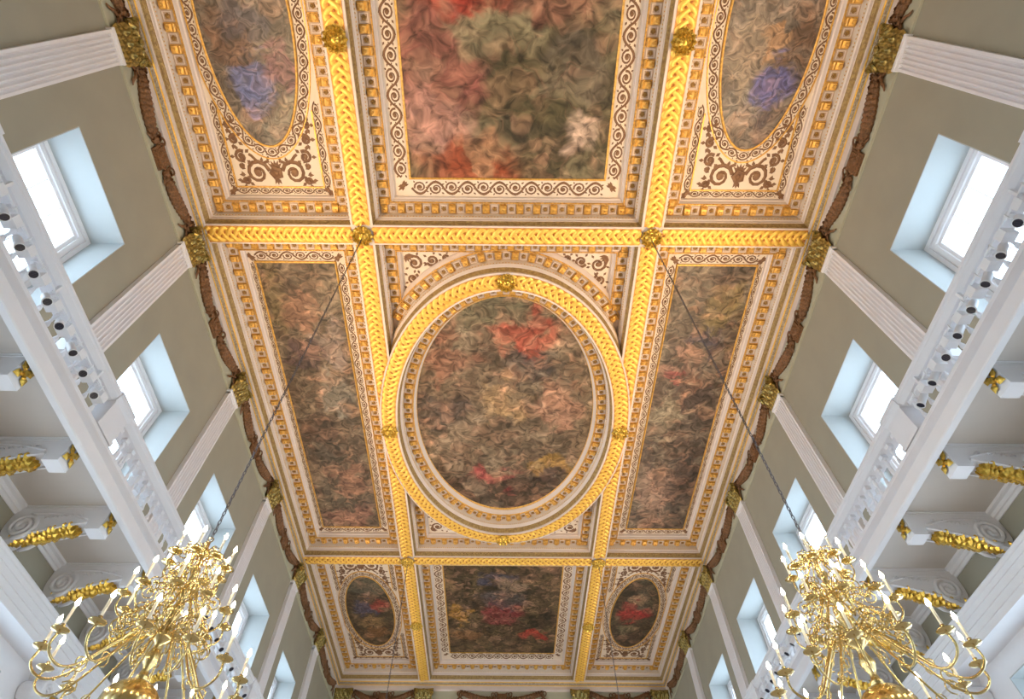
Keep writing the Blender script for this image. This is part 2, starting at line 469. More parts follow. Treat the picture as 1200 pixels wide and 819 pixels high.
# --- paintings (generic colour studies in the sizes and tones of the panels)
def paint_mat(name, dark, mid, light, blobs, scale=3.2, flesh=(.50, .27, .17), fl=.55):
    M = bpy.data.materials.new(name); M.use_nodes = True
    nt = M.node_tree; N, Lk = nt.nodes, nt.links
    b = N['Principled BSDF']; b.inputs['Roughness'].default_value = .42; b.inputs['Specular IOR Level'].default_value = .35
    tc = N.new('ShaderNodeTexCoord')
    n1 = N.new('ShaderNodeTexNoise'); n1.inputs['Scale'].default_value = scale * .35; n1.inputs['Detail'].default_value = 5; n1.inputs['Distortion'].default_value = .6
    Lk.new(tc.outputs['Object'], n1.inputs['Vector'])
    rp = N.new('ShaderNodeValToRGB'); e = rp.color_ramp.elements
    e[0].position, e[0].color = .32, (*dark, 1); e[1].position, e[1].color = .68, (*light, 1)
    k = e.new(.5); k.color = (*mid, 1)
    Lk.new(n1.outputs[0], rp.inputs[0]); cur = rp.outputs[0]
    # warped panel coordinates for the broad colour areas
    n2 = N.new('ShaderNodeTexNoise'); n2.inputs['Scale'].default_value = scale * .38; n2.inputs['Detail'].default_value = 4; n2.inputs['Roughness'].default_value = .55; n2.inputs['Distortion'].default_value = .4
    Lk.new(tc.outputs['Object'], n2.inputs['Vector'])
    sb = N.new('ShaderNodeVectorMath'); sb.operation = 'SUBTRACT'; sb.inputs[1].default_value = (.5, .5, .5); Lk.new(n2.outputs['Color'], sb.inputs[0])
    sx = N.new('ShaderNodeVectorMath'); sx.operation = 'SCALE'; sx.inputs['Scale'].default_value = .42; Lk.new(sb.outputs[0], sx.inputs[0])
    ad = N.new('ShaderNodeVectorMath'); Lk.new(tc.outputs['Generated'], ad.inputs[0]); Lk.new(sx.outputs[0], ad.inputs[1])
    def mix(fac, colr):
        nonlocal cur
        mx = N.new('ShaderNodeMix'); mx.data_type = 'RGBA'
        Lk.new(fac, mx.inputs['Factor']); Lk.new(cur, mx.inputs['A'])
        if isinstance(colr, tuple): mx.inputs['B'].default_value = (*colr, 1)
        else: Lk.new(colr, mx.inputs['B'])
        cur = mx.outputs['Result']
    for (u, v, ru, rv, c, al) in blobs:
        s1 = N.new('ShaderNodeVectorMath'); s1.operation = 'SUBTRACT'; s1.inputs[1].default_value = (u, v, 0); Lk.new(ad.outputs[0], s1.inputs[0])
        s2 = N.new('ShaderNodeVectorMath'); s2.operation = 'MULTIPLY'; s2.inputs[1].default_value = (1 / ru, 1 / rv, 0); Lk.new(s1.outputs[0], s2.inputs[0])
        s3 = N.new('ShaderNodeVectorMath'); s3.operation = 'LENGTH'; Lk.new(s2.outputs[0], s3.inputs[0])
        mr = N.new('ShaderNodeMapRange'); mr.interpolation_type = 'SMOOTHSTEP'
        for i, x in enumerate((1.1, .6, 0., al)): mr.inputs[1 + i].default_value = x
        Lk.new(s3.outputs['Value'], mr.inputs[0]); mix(mr.outputs[0], c)
    # crowded cloud, drapery and flesh seen from far below: warped cells, each lit towards its middle
    wn = N.new('ShaderNodeTexNoise'); wn.inputs['Scale'].default_value = scale * .8; wn.inputs['Detail'].default_value = 1.5
    Lk.new(tc.outputs['Object'], wn.inputs['Vector'])
    w1 = N.new('ShaderNodeVectorMath'); w1.operation = 'SCALE'; w1.inputs['Scale'].default_value = .75; Lk.new(wn.outputs['Color'], w1.inputs[0])
    w2 = N.new('ShaderNodeVectorMath'); Lk.new(tc.outputs['Object'], w2.inputs[0]); Lk.new(w1.outputs[0], w2.inputs[1])
    mp = N.new('ShaderNodeMapping'); mp.inputs['Scale'].default_value = (1, 1.25, 0); mp.inputs['Rotation'].default_value = (0, 0, .5); Lk.new(w2.outputs[0], mp.inputs['Vector'])
    for vs, gain in ((scale * .62, fl), (scale * 1.25, fl * .8)):
        vo = N.new('ShaderNodeTexVoronoi'); vo.feature = 'SMOOTH_F1'; vo.inputs['Smoothness'].default_value = .25; vo.inputs['Scale'].default_value = vs; Lk.new(mp.outputs[0], vo.inputs['Vector'])
        se = N.new('ShaderNodeSeparateColor'); Lk.new(vo.outputs['Color'], se.inputs[0])
        r2_ = N.new('ShaderNodeValToRGB'); e = r2_.color_ramp.elements
        e[0].position, e[0].color = .15, (*[x * .55 for x in dark], 1); e[1].position, e[1].color = .86, (*[min(1, x * 1.45) for x in flesh], 1)
        for ps, cc in ((.36, mid), (.50, flesh), (.60, tuple(x * .45 for x in flesh)), (.72, light)): k = e.new(ps); k.color = (*cc, 1)
        Lk.new(se.outputs[0], r2_.inputs[0])
        sh = N.new('ShaderNodeMapRange')
        for i, x in enumerate((.0, .75, 1.35, .25)): sh.inputs[1 + i].default_value = x
        Lk.new(vo.outputs['Distance'], sh.inputs[0])
        ml = N.new('ShaderNodeVectorMath'); ml.operation = 'SCALE'; Lk.new(r2_.outputs[0], ml.inputs[0]); Lk.new(sh.outputs[0], ml.inputs['Scale'])
        mr = N.new('ShaderNodeMapRange'); mr.interpolation_type = 'SMOOTHSTEP'
        for i, x in enumerate((.38, .56, .12, gain)): mr.inputs[1 + i].default_value = x
        mn = N.new('ShaderNodeTexNoise'); mn.inputs['Scale'].default_value = vs * .55; mn.inputs['Detail'].default_value = 3; Lk.new(w2.outputs[0], mn.inputs['Vector'])
        Lk.new(mn.outputs[0], mr.inputs[0]); mix(mr.outputs[0], ml.outputs[0])
    # folds: finer light and dark streaks over everything
    fn = N.new('ShaderNodeTexNoise'); fn.inputs['Scale'].default_value = scale * 2.2; fn.inputs['Detail'].default_value = 5; fn.inputs['Distortion'].default_value = .6; Lk.new(mp.outputs[0], fn.inputs['Vector'])
    fr_ = N.new('ShaderNodeMapRange')
    for i, x in enumerate((.3, .72, .26, 1.36)): fr_.inputs[1 + i].default_value = x
    Lk.new(fn.outputs[0], fr_.inputs[0])
    fm = N.new('ShaderNodeVectorMath'); fm.operation = 'SCALE'; Lk.new(cur, fm.inputs[0]); Lk.new(fr_.outputs[0], fm.inputs['Scale']); cur = fm.outputs[0]
    Lk.new(cur, b.inputs['Base Color'])
    n4 = N.new('ShaderNodeTexNoise'); n4.inputs['Scale'].default_value = 30
    Lk.new(tc.outputs['Object'], n4.inputs['Vector'])
    bp = N.new('ShaderNodeBump'); bp.inputs['Strength'].default_value = .08; Lk.new(n4.outputs[0], bp.inputs['Height']); Lk.new(bp.outputs[0], b.inputs['Normal'])
    return M
RIMP = [(-.006, -.02), (-.004, -.045), (.02, -.055), (.045, -.045), (.055, -.02)]
def rect_painting(x0, x1, y0, y1, M, label):
    cx, cy = (x0 + x1) / 2, (y0 + y1) / 2; hx, hy = (x1 - x0) / 2, (y1 - y0) / 2
    root = link('ceiling_painting', None, loc=(cx, cy, ZP), label=label, cat='painting')
    put('canvas', MB().box(-hx, hx, -hy, hy, -.025, 0), M, root)
    rows = []
    for sx, sy in ((-1, -1), (1, -1), (1, 1), (-1, 1)): rows.append([(sx * (hx + s), sy * (hy + s), z) for s, z in RIMP])
    put('gilt_frame', MB().strip(rows, closed=True), M_OCHRE, root)
    return root
def oval_painting(cx, cy, a, b, M, label, rim=1.):
    root = link('ceiling_painting', None, loc=(cx, cy, ZP), label=label, cat='painting')
    n = 96
    v = [(a * math.cos(2 * PI * k / n), b * math.sin(2 * PI * k / n), -.025) for k in range(n)]
    mb = MB().add(v, [tuple(range(n))[::-1]]); mb.add(v + [(x, y, 0) for x, y, z in v], [(k, (k + 1) % n, n + (k + 1) % n, n + k) for k in range(n)])
    put('canvas', mb, M, root)
    rows = []
    for k in range(n):
        th = 2 * PI * k / n
        t = Vector((-a * math.sin(th), b * math.cos(th), 0)).normalized(); nn = Vector((t.y, -t.x, 0)); p = Vector((a * math.cos(th), b * math.sin(th), 0))
        rows.append([tuple(p + nn * (s * rim) + Vector((0, 0, z))) for s, z in RIMP])
    put('gilt_frame', MB().strip(rows, closed=True), M_OCHRE, root, True)
    return root
PX0, PX1 = 5.05, 7.36
PAINTS = []
m1 = paint_mat('painting_tones_red_green', (.07, .055, .03), (.17, .14, .075), (.33, .28, .17), [
    (.16, .62, .24, .30, (.42, .13, .11), .95), (.14, .82, .20, .16, (.66, .36, .30), .8), (.28, .97, .30, .12, (.40, .08, .03), .9), (.45, .52, .22, .10, (.38, .33, .20), .8),
    (.62, .70, .28, .16, (.15, .13, .06), .8), (.36, .90, .14, .06, (.60, .32, .18), .8), (.56, .84, .10, .05, (.12, .10, .06), .8), (.84, .84, .12, .10, (.85, .62, .48), .85), (.80, .62, .2, .12, (.20, .16, .12), .7), (.3, .40, .3, .10, (.45, .05, .03), .9), (.72, .42, .3, .08, (.30, .10, .07), .7)], 1.7, fl=.4)
PAINTS.append(rect_painting(-2.6, 2.6, -2.28, 5.0, m1, 'large rectangular ceiling painting with a pink drape and grey-green arches'))
m2 = paint_mat('painting_tones_clouded_flesh', (.14, .10, .065), (.27, .20, .13), (.46, .35, .24), [
    (.5, .94, .55, .13, (.035, .028, .022), .9), (.60, .14, .20, .10, (.62, .10, .06), .95), (.64, .26, .18, .08, (.08, .075, .08), .85), (.12, .50, .22, .10, (.10, .085, .075), .9), (.5, .44, .14, .10, (.68, .44, .22), .8), (.45, .82, .14, .07, (.45, .06, .07), .9), (.76, .76, .16, .06, (.50, .28, .05), .85), (.8, .86, .14, .06, (.06, .05, .05), .9), (.2, .22, .16, .1, (.42, .16, .10), .6), (.8, .45, .16, .12, (.60, .30, .20), .7), (.45, .02, .4, .1, (.28, .26, .16), .8)], 2.3, fl=.42)
PAINTS.append(oval_painting(0, 13.42, 3.07, 4.81, m2, 'great oval ceiling painting ringed by a gilded braid beam', 2.2))
m3 = paint_mat('painting_tones_brown_crimson', (.035, .026, .016), (.10, .07, .035), (.22, .15, .07), [
    (.5, .5, .20, .16, (.36, .05, .06), .9), (.5, .36, .25, .12, (.12, .11, .12), .7), (.12, .55, .12, .10, (.60, .30, .04), .9), (.78, .78, .14, .07, (.52, .04, .03), .95), (.16, .80, .18, .08, (.42, .20, .08), .8), (.45, .12, .16, .07, (.10, .10, .16), .8), (.6, .2, .2, .06, (.45, .32, .22), .7), (.85, .6, .14, .12, (.02, .016, .01), .8)], 3.0, fl=.35)
PAINTS.append(rect_painting(-2.6, 2.6, 21.95, 29.08, m3, 'rectangular ceiling painting in dark browns and crimson beside the end wall'))
m4 = paint_mat('painting_tones_procession', (.10, .075, .05), (.22, .165, .11), (.42, .32, .22), [
    (.15, .08, .2, .12, (.34, .26, .12), .8), (.45, .13, .3, .06, (.55, .28, .18), .8), (.4, .05, .3, .03, (.12, .10, .07), .8), (.7, .25, .3, .07, (.46, .36, .32), .8), (.35, .28, .35, .05, (.12, .07, .08), .8), (.7, .42, .3, .08, (.42, .40, .34), .7), (.3, .55, .4, .06, (.10, .07, .05), .8), (.4, .66, .4, .06, (.09, .08, .06), .9), (.6, .76, .4, .05, (.40, .20, .13), .8), (.5, .86, .5, .06, (.10, .09, .06), .8), (.5, .95, .5, .05, (.42, .19, .14), .8)], 2.6, fl=.42)
PAINTS.append(rect_painting(-PX1, -PX0, 7.55, 19.42, m4, 'long narrow ceiling painting of warm figures on brown ground with golden corner'))
m5 = paint_mat('painting_tones_procession_violet', (.08, .06, .05), (.21, .165, .125), (.42, .34, .25), [
    (.72, .12, .3, .12, (.40, .30, .13), .9), (.3, .06, .3, .05, (.30, .26, .20), .8), (.55, .22, .3, .05, (.06, .06, .12), .9), (.3, .32, .35, .05, (.55, .32, .24), .8), (.6, .40, .35, .06, (.08, .05, .05), .9), (.3, .50, .3, .06, (.46, .40, .28), .8), (.5, .62, .4, .06, (.14, .10, .07), .8), (.8, .75, .3, .14, (.06, .05, .045), .9), (.35, .82, .35, .10, (.55, .34, .25), .7), (.25, .35, .2, .03, (.45, .10, .10), .8)], 2.6, fl=.42)
PAINTS.append(rect_painting(PX0, PX1, 7.55, 19.42, m5, 'long narrow ceiling painting of pale figures with dark blue-grey masses'))
OX, OA, OB = 6.2, 1.08, 2.83
m6 = paint_mat('painting_tones_blue_left', (.10, .085, .07), (.23, .19, .15), (.40, .34, .28), [
    (.45, .72, .32, .12, (.16, .20, .46), .95), (.3, .55, .3, .12, (.20, .11, .07), .85), (.78, .68, .2, .1, (.36, .16, .18), .8), (.5, .5, .3, .1, (.14, .13, .16), .8), (.55, .92, .4, .08, (.33, .30, .24), .8), (.85, .85, .2, .06, (.42, .38, .26), .7)], 3.2, fl=.3)
m7 = paint_mat('painting_tones_blue_right', (.10, .085, .07), (.25, .20, .16), (.44, .36, .30), [
    (.62, .72, .26, .11, (.13, .15, .48), .95), (.3, .62, .25, .16, (.48, .38, .28), .8), (.78, .56, .26, .1, (.18, .10, .06), .9), (.55, .55, .16, .06, (.62, .34, .16), .8), (.3, .85, .3, .1, (.32, .29, .25), .8), (.62, .9, .1, .07, (.10, .08, .09), .8)], 3.2, fl=.3)
m8 = paint_mat('painting_tones_blue_ochre', (.03, .025, .018), (.10, .075, .04), (.20, .16, .10), [
    (.5, .12, .5, .14, (.17, .16, .11), .9), (.4, .45, .3, .10, (.09, .09, .17), .9), (.75, .38, .22, .09, (.46, .06, .05), .9), (.45, .64, .35, .09, (.42, .27, .12), .85), (.55, .8, .4, .08, (.26, .12, .04), .8), (.5, .25, .12, .05, (.50, .32, .24), .9)], 3.4, fl=.3)
m9 = paint_mat('painting_tones_scarlet', (.03, .024, .018), (.09, .07, .04), (.20, .17, .11), [
    (.5, .50, .42, .10, (.52, .04, .04), .95), (.5, .30, .25, .07, (.48, .32, .18), .85), (.4, .40, .25, .05, (.40, .06, .05), .8), (.4, .70, .3, .06, (.30, .26, .15), .8), (.5, .88, .4, .12, (.05, .04, .03), .9), (.85, .3, .2, .12, (.14, .11, .06), .7)], 3.4, fl=.3)
for cx, cy, M, lb in ((-OX, 1.36, m6, 'oval ceiling painting in blue and brown tones with a mauve drape'), (OX, 1.36, m7, 'oval ceiling painting with a vivid blue passage and pale cloud'),
                      (-OX, 25.64, m8, 'oval ceiling painting in dark blue and ochre with a red sleeve, beside end wall'), (OX, 25.64, m9, 'oval ceiling painting with a scarlet robe beside the end wall')):
    PAINTS.append(oval_painting(cx, cy, OA, OB, M, lb))

# --- ornament meshes
def modillion_mesh():
    mb = MB()
    # side profile (depth y, height z): block with a curl at the outer end
    prof = [(-.13, 0), (-.13, -.035), (-.10, -.085), (-.05, -.10), (.0, -.075), (.05, -.06), (.10, -.085), (.125, -.06), (.125, 0)]
    mb.prism(prof, 'x', -.075, .075)
    for s in (-1, 1): mb.prism([(.085 + .03 * math.cos(a), -.055 + .03 * math.sin(a)) for a in [k * PI / 3 for k in range(6)]], 'x', s * .075, s * .088)
    mb.lathe([(.05, -.085), (.035, -.115), (.004, -.12)], 6, (0, -.05, 0))
    mb.box(-.10, .10, -.14, .14, -.014, 0)
    return mb
def rosette_mesh():
    mb = MB()
    for a0, a1, b0, b1 in ((-.10, .10, -.105, -.085), (-.10, .10, .085, .105), (-.10, -.08, -.085, .085), (.08, .10, -.085, .085)): mb.box(a0, a1, b0, b1, -.022, 0)
    mb.lathe([(.062, 0), (.058, -.018), (.034, -.026), (.02, -.014), (.015, -.036), (.001, -.04)], 10, mi=1, lobes=5, amp=.10)
    return mb
def ribbon(mb, pts, ws, h=.012, mi=0):
    rows = []
    n = len(pts)
    for i, (x, y) in enumerate(pts):
        a, b = pts[max(0, i - 1)], pts[min(n - 1, i + 1)]
        tx, ty = b[0] - a[0], b[1] - a[1]; l = math.hypot(tx, ty) or 1; nx, ny = -ty / l, tx / l; w_ = ws[i] / 2
        rows.append([(x - nx * w_, y - ny * w_, 0), (x, y, -h), (x + nx * w_, y + ny * w_, 0)])
    mb.strip(rows, mi)
def spiral(cx, cy, r0, r1, a0, turns, n): return [(cx + (r0 + (r1 - r0) * k / n) * math.cos(a0 + turns * 2 * PI * k / n), cy + (r0 + (r1 - r0) * k / n) * math.sin(a0 + turns * 2 * PI * k / n)) for k in range(n + 1)]
def leaf(mb, x, y, ang, l, wd, h=.012):
    c, s = math.cos(ang), math.sin(ang)
    R = lambda u, v: (x + u * c - v * s, y + u * s + v * c)
    a, b, d, e = R(0, 0), R(l * .45, wd / 2), R(l, 0), R(l * .45, -wd / 2); q = R(l * .45, 0)
    mb.add([(*a, 0), (*b, 0), (*d, 0), (*e, 0), (*q, -h)], [(0, 1, 4), (1, 2, 4), (2, 3, 4), (3, 0, 4)])
def scroll_mesh():
    """one wave of running scroll: x 0..1 along the band, y -.5...5 across"""
    mb = MB()
    st = [(k / 8, -.40 * math.sin(PI * k / 8) ** .8 if 0 < k < 8 else 0.) for k in range(9)]
    ribbon(mb, st, [.11 + .06 * math.sin(PI * k / 8) for k in range(9)])
    sp_ = spiral(.52, .05, .37, .10, PI * 1.08, -1.35, 14)
    ribbon(mb, sp_, [.12 - .05 * k / 14 for k in range(15)])
    mb.lathe([(.13, 0), (.11, -.012), (.04, -.02), (.001, -.022)], 8, (.52, .05, 0))
    leaf(mb, .10, -.18, 2.4, .2, .12); leaf(mb, .86, -.22, -.3, .22, .12); leaf(mb, .2, .32, 2.0, .18, .12); leaf(mb, .86, .30, .6, .22, .13); leaf(mb, .5, -.40, -1.2, .12, .1); leaf(mb, .84, .05, -.2, .16, .1)
    return mb
MODM, ROSM, SCRM = modillion_mesh(), rosette_mesh(), scroll_mesh()
def view_size(Mx):
    p = Mx.translation - Vector((CAMX, 0, 0)); z = p.dot(f3)
    if z <= 0: return 0
    u, v = CX + FPX * p.dot(r3) / z, 409.5 + FPX * p.dot(d3) / z
    return 1 / p.length if -5 < u < 1205 and -5 < v < 824 else 0
def place_many(name, mb, mats, lst, smooth=False, limit=300):
    me = mb.mesh(name, mats, smooth)
    lst = sorted(lst, key=lambda q: -view_size(q[0]))
    for Mx, par in lst[:limit]:
        o = link(name, me, par); o.matrix_local = Mx
    rest = {}
    for Mx, par in lst[limit:]: rest.setdefault(par, MB())._m(mb, Mx, 0)
    for par, m2_ in rest.items():
        o = put(name + '_run', m2_, mats, par, smooth); o['kind'] = 'stuff'
place_many('modillion', MODM, M_OCHRE, MOD)
place_many('rosette', ROSM, [M_PINKW, M_ROS], ROS)
# running scrolls on the flat borders
def border_scroll(x0, x1, y0, y1, px0, px1, py0, py1, par, L0):
    i = .555
    for (a, b, lo, hi, ax, k) in ((px0, px1, y0 + i, py0 - .06, 'x', 0), (px0, px1, py1 + .06, y1 - i, 'x', 1), (py0, py1, x0 + i, px0 - .06, 'y', 0), (py0, py1, px1 + .06, x1 - i, 'y', 1)):
        wdt, md = hi - lo, (hi + lo) / 2
        if ax == 'x': scroll_line((a, md), (b, md), wdt * .92, L0, par, flip0=k)
        else: scroll_line((md, a), (md, b), wdt * .92, L0, par, flip0=k)
        # corner leaves
for r in (0, 2):
    y0, y1 = ROW_Y[r]; border_scroll(-XI, XI, y0, y1, -2.6, 2.6, (-2.28, 0, 21.95)[r], (5.0, 0, 29.08)[r], COF[(r, 1)], .46)
for c, (a, b) in ((0, (-PX1, -PX0)), (2, (PX0, PX1))):
    x0, x1 = COL_X[c]; border_scroll(x0, x1, *ROW_Y[1], a, b, 7.55, 19.42, COF[(1, c)], .34)
LEAFC = MB()
for k in range(3): leaf(LEAFC, 0, 0, PI / 4 + (k - 1) * .55, .16 + (.05 if k == 1 else 0), .09)
for k in range(3): leaf(LEAFC, 0, 0, PI / 4 + PI + (k - 1) * .55, .15, .09)
LEAFC.lathe([(.06, 0), (.05, -.02), (.001, -.025)], 8)
CORN = []
def corners(x0, x1, y0, y1, par):
    for x, y, a in ((x0, y0, 0), (x1, y0, PI / 2), (x1, y1, 0), (x0, y1, PI / 2)): CORN.append((T(Vector((x, y, ZP - .006)), a), par))
for r, (a, b) in ((0, (-2.28, 5.0)), (2, (21.95, 29.08))): corners(-2.6 - .22, 2.6 + .22, a - .22, b + .22, COF[(r, 1)])
for c, (a, b) in ((0, (-PX1, -PX0)), (2, (PX0, PX1))): corners(a - .13, b + .13, 7.55 - .18, 19.42 + .18, COF[(1, c)])
# oval panels in the corner coffers: scroll ring round the oval, scroll border, spandrel scrolls
def tri_scroll():
    mb = MB()
    for s in (-1, 1):
        pts = [(s * x, y) for x, y in spiral(.46, .02, .30, .07, PI * .95, -1.5, 16)]
        ribbon(mb, pts, [.10 - .045 * k / 16 for k in range(17)], .016)
        mb.lathe([(.10, 0), (.08, -.02), (.001, -.03)], 8, (s * .46, .02, 0))
        ribbon(mb, [(s * (.12 + .06 * k), .30 - .05 * math.sin(k * .6) * k * .4) for k in range(9)], [.07] * 9, .014)
        for q in range(5): leaf(mb, s * (.17 + .15 * q), .30 - .04 * q, PI / 2 - s * .5 * (q - 2) * .4, .14, .09)
        for q in range(4): leaf(mb, s * (.72 + .03 * q), .25 - .14 * q, (0 if s > 0 else PI) + s * (.7 - .35 * q), .17, .09)
        for (cx, cy, r, a0, tn) in ((.80, .40, .15, 2.2, -1.4), (.88, .80, .11, 2.4, -1.4), (.80, -.16, .09, 2.0, 1.3), (.95, 1.12, .07, 2.4, -1.3)):
            ribbon(mb, [(s * x, y) for x, y in spiral(cx, cy, r, .04, a0, tn, 14)], [.085 - .04 * k / 14 for k in range(15)], .014)
            mb.lathe([(r * .4, 0), (r * .3, -.018), (.001, -.024)], 8, (s * cx, cy, 0))
            for q in range(5): leaf(mb, s * (cx + r * math.cos(q * 1.25)), cy + r * math.sin(q * 1.25), q * 1.25 if s > 0 else PI - q * 1.25, .14, .09)
    mb.lathe([(.17, 0), (.16, -.03), (.09, -.05), (.06, -.035), (.001, -.06)], 10, (0, .02, 0), lobes=5, amp=.12)
    for q in range(5): leaf(mb, 0, .1, PI / 2 + (q - 2) * .42, .24, .08)
    for q in range(3): leaf(mb, 0, -.1, -PI / 2 + (q - 1) * .5, .18, .08)
    return mb
TRI = []
for r, cy, (y0, y1) in ((0, 1.36, ROW_Y[0]), (2, 25.64, ROW_Y[2])):
    for c, s in ((0, -1), (2, 1)):
        par = COF[(r, c)]; x0, x1 = COL_X[c]; cx = s * OX
        ab = (OA + .20, OB + .20); tab = arc_table(ab); N = 2 * round(tab[-1] / .34 / 2)
        for i in range(N):
            p, t, nn = ell_frame(ab, arc_th(tab, i / N), cx, cy); p2 = ell_frame(ab, arc_th(tab, (i + 1) / N), cx, cy)[0]
            d = p2 - p
            if abs((p.x + p2.x) / 2 - cx) > OA + .12 and False: continue
            SCR.append((T(p + Vector((0, 0, ZP - .004)), math.atan2(d.y, d.x), d.length, .25, i % 2), par))
        # gilt fillet outside the ring
        rows = []
        for k in range(97):
            p, t, nn = ell_frame((OA + .345, OB + .345), 2 * PI * k / 96, cx, cy)
            p.x = max(x0 + .57, min(x1 - .57, p.x))
            rows.append([tuple(p + nn * q + Vector((0, 0, ZP + z))) for q, z in ((-.02, .0), (-.012, -.025), (.012, -.025), (.02, 0))])
        put('gilt_fillet', MB().strip(rows), M_OCHRE, par)
        bw = .21
        xa, xb, ya, yb = x0 + .56 + bw, x1 - .56 - bw, y0 + .56 + bw, y1 - .56 - bw
        for yy, k in ((ya - bw / 2, 0), (yb + bw / 2, 1)): scroll_line((xa, yy), (xb, yy), bw * .9, .32, par, flip0=k)
        for xx, k in ((xa - bw / 2, 0), (xb + bw / 2, 1)):
            for (u0, u1) in ((ya, cy - 1.75), (cy + 1.75, yb)): scroll_line((xx, u0), (xx, u1), bw * .9, .32, par, flip0=k)
        corners(xa - bw / 2, xb + bw / 2, ya - bw / 2, yb + bw / 2, par)
        fr = MB()
        for yy in (ya, yb): fr.box(xa, xb, yy - .02, yy + .02, ZP - .025, ZP)
        for xx in (xa, xb):
            for (u0, u1) in ((ya, cy - 1.95), (cy + 1.95, yb)): fr.box(xx - .02, xx + .02, u0, u1, ZP - .025, ZP)
        put('gilt_fillet', fr, M_OCHRE, par)
        for yy, an in ((yb - .36, PI), (ya + .36, 0.)): TRI.append((T(Vector((cx, yy, ZP - .004)), an, 1.06, 1.12), par))
# spandrels of the middle coffer
def corner_scroll():
    mb = MB()
    for (cx, cy, r, a0, tn) in ((.34, .34, .24, -2.4, 1.4), (.85, .25, .18, 2.6, -1.4), (.25, .85, .18, -1.0, 1.4), (1.25, .17, .12, 2.6, -1.3), (.17, 1.25, .12, -1.0, 1.3)):
        ribbon(mb, spiral(cx, cy, r, .05, a0, tn, 14), [.09 - .04 * k / 14 for k in range(15)], .016)
        mb.lathe([(r * .35, 0), (r * .28, -.02), (.001, -.03)], 8, (cx, cy, 0))
        for q in range(5): leaf(mb, cx + r * math.cos(q * 1.25), cy + r * math.sin(q * 1.25), q * 1.25, .13, .08)
    for q in range(5): leaf(mb, .08, .08, PI / 4 + (q - 2) * .38, .26, .10)
    return mb
CSC = []
for sx, sy, an in ((-1, 0, 0.), (1, 0, PI / 2), (1, 1, PI), (-1, 1, -PI / 2)):
    yy = (Y1B if sy == 0 else Y2A) + (.58 if sy == 0 else -.58); CSC.append((T(Vector((sx * (XI - .58), yy, ZP - .004)), an), COF[(1, 1)]))
place_many('running_scroll', SCRM, M_BROWN, SCR)
place_many('corner_leaf', LEAFC, M_BROWN, CORN)
place_many('spandrel_scroll', tri_scroll(), M_BROWN, TRI)
place_many('corner_scroll', corner_scroll(), M_BROWN, CSC)
# bead rows: thousands of small beads, one run per coffer
runs = {}
for p, par, ang in BEAD:
    mb = runs.setdefault(par, MB()); c, s = math.cos(ang) * .026, math.sin(ang) * .026
    mb.add([(p.x - c, p.y - s, p.z), (p.x - s * .6, p.y + c * .6, p.z), (p.x + c, p.y + s, p.z), (p.x + s * .6, p.y - c * .6, p.z), (p.x, p.y, p.z - .028)], [(0, 1, 4), (1, 2, 4), (2, 3, 4), (3, 0, 4)])
for par, mb in runs.items():
    o = put('bead_row', mb, M_OCHRE, par); o['kind'] = 'stuff'
# wave-leaf relief on the ogees
for (r, c), par in COF.items():
    x0, x1 = COL_X[c]; y0, y1 = ROW_Y[r]
    for a, b in (((x0, y1), (x1, y1)), ((x0, y0), (x0, y1)), ((x1, y0), (x1, y1))):
        a3, b3 = Vector((*a, ZB + .13)), Vector((*b, ZB + .13)); d = (b3 - a3).normalized()
        ctr = Vector(((x0 + x1) / 2, (y0 + y1) / 2, ZB + .13)); nn = Vector((-d.y, d.x, 0)); nn = nn if nn.dot(ctr - a3) > 0 else -nn
        L = (b3 - a3).length; n = int(L / .12); mb = MB()
        for i in range(n):
            p = a3 + d * ((i + .5) * L / n) + nn * .03
            if (r, c) == (1, 1) and inside(p.x, p.y, OVO, .0): continue
            q = d * .05
            mb.add([p - q + Vector((0, 0, .07)), p + q + Vector((0, 0, .07)), p + q * .4 + nn * .02 - Vector((0, 0, .01)), p - nn * .015 - Vector((0, 0, .07)), p - q * .4 + nn * .02 - Vector((0, 0, .01))], [(0, 1, 2, 4), (4, 2, 3)])
        o = put('ogee_leaf_row', mb, M_OGEE, par); o['kind'] = 'stuff'
# --- gilded bosses where beams cross and along them
def boss_mesh():
    mb = MB()
    mb.lathe([(.27, 0), (.27, -.05), (.22, -.07), (.20, -.04), (.16, -.06), (.10, -.12), (.05, -.15), (.001, -.155)], 20, lobes=10, amp=.05)
    for ring, (n, r, l, z) in enumerate(((12, .17, .14, -.07), (8, .08, .10, -.11))):
        for k in range(n):
            a = 2 * PI * k / n; c, s = math.cos(a), math.sin(a)
            R = lambda u, v, zz: (c * u - s * v, s * u + c * v, zz)
            mb.add([R(r, 0, z), R(r + l * .6, .05, z - .01), R(r + l, 0, z + .02), R(r + l * .6, -.05, z - .01), R(r + l * .5, 0, z - .05)], [(0, 1, 4), (1, 2, 4), (2, 3, 4), (3, 0, 4)])
    return mb
BOSS = boss_mesh().mesh('boss', M_GLEAF)
for x, y in [(s * XB, yy) for s in (-1, 1) for yy in (1.62, (Y1A + Y1B) / 2, OVC, (Y2A + Y2B) / 2, 25.3)] + [(0, OVC - MID[1]), (0, OVC + MID[1])]:
    o = link('boss', BOSS, CEIL, loc=(x, y, ZB - .045))

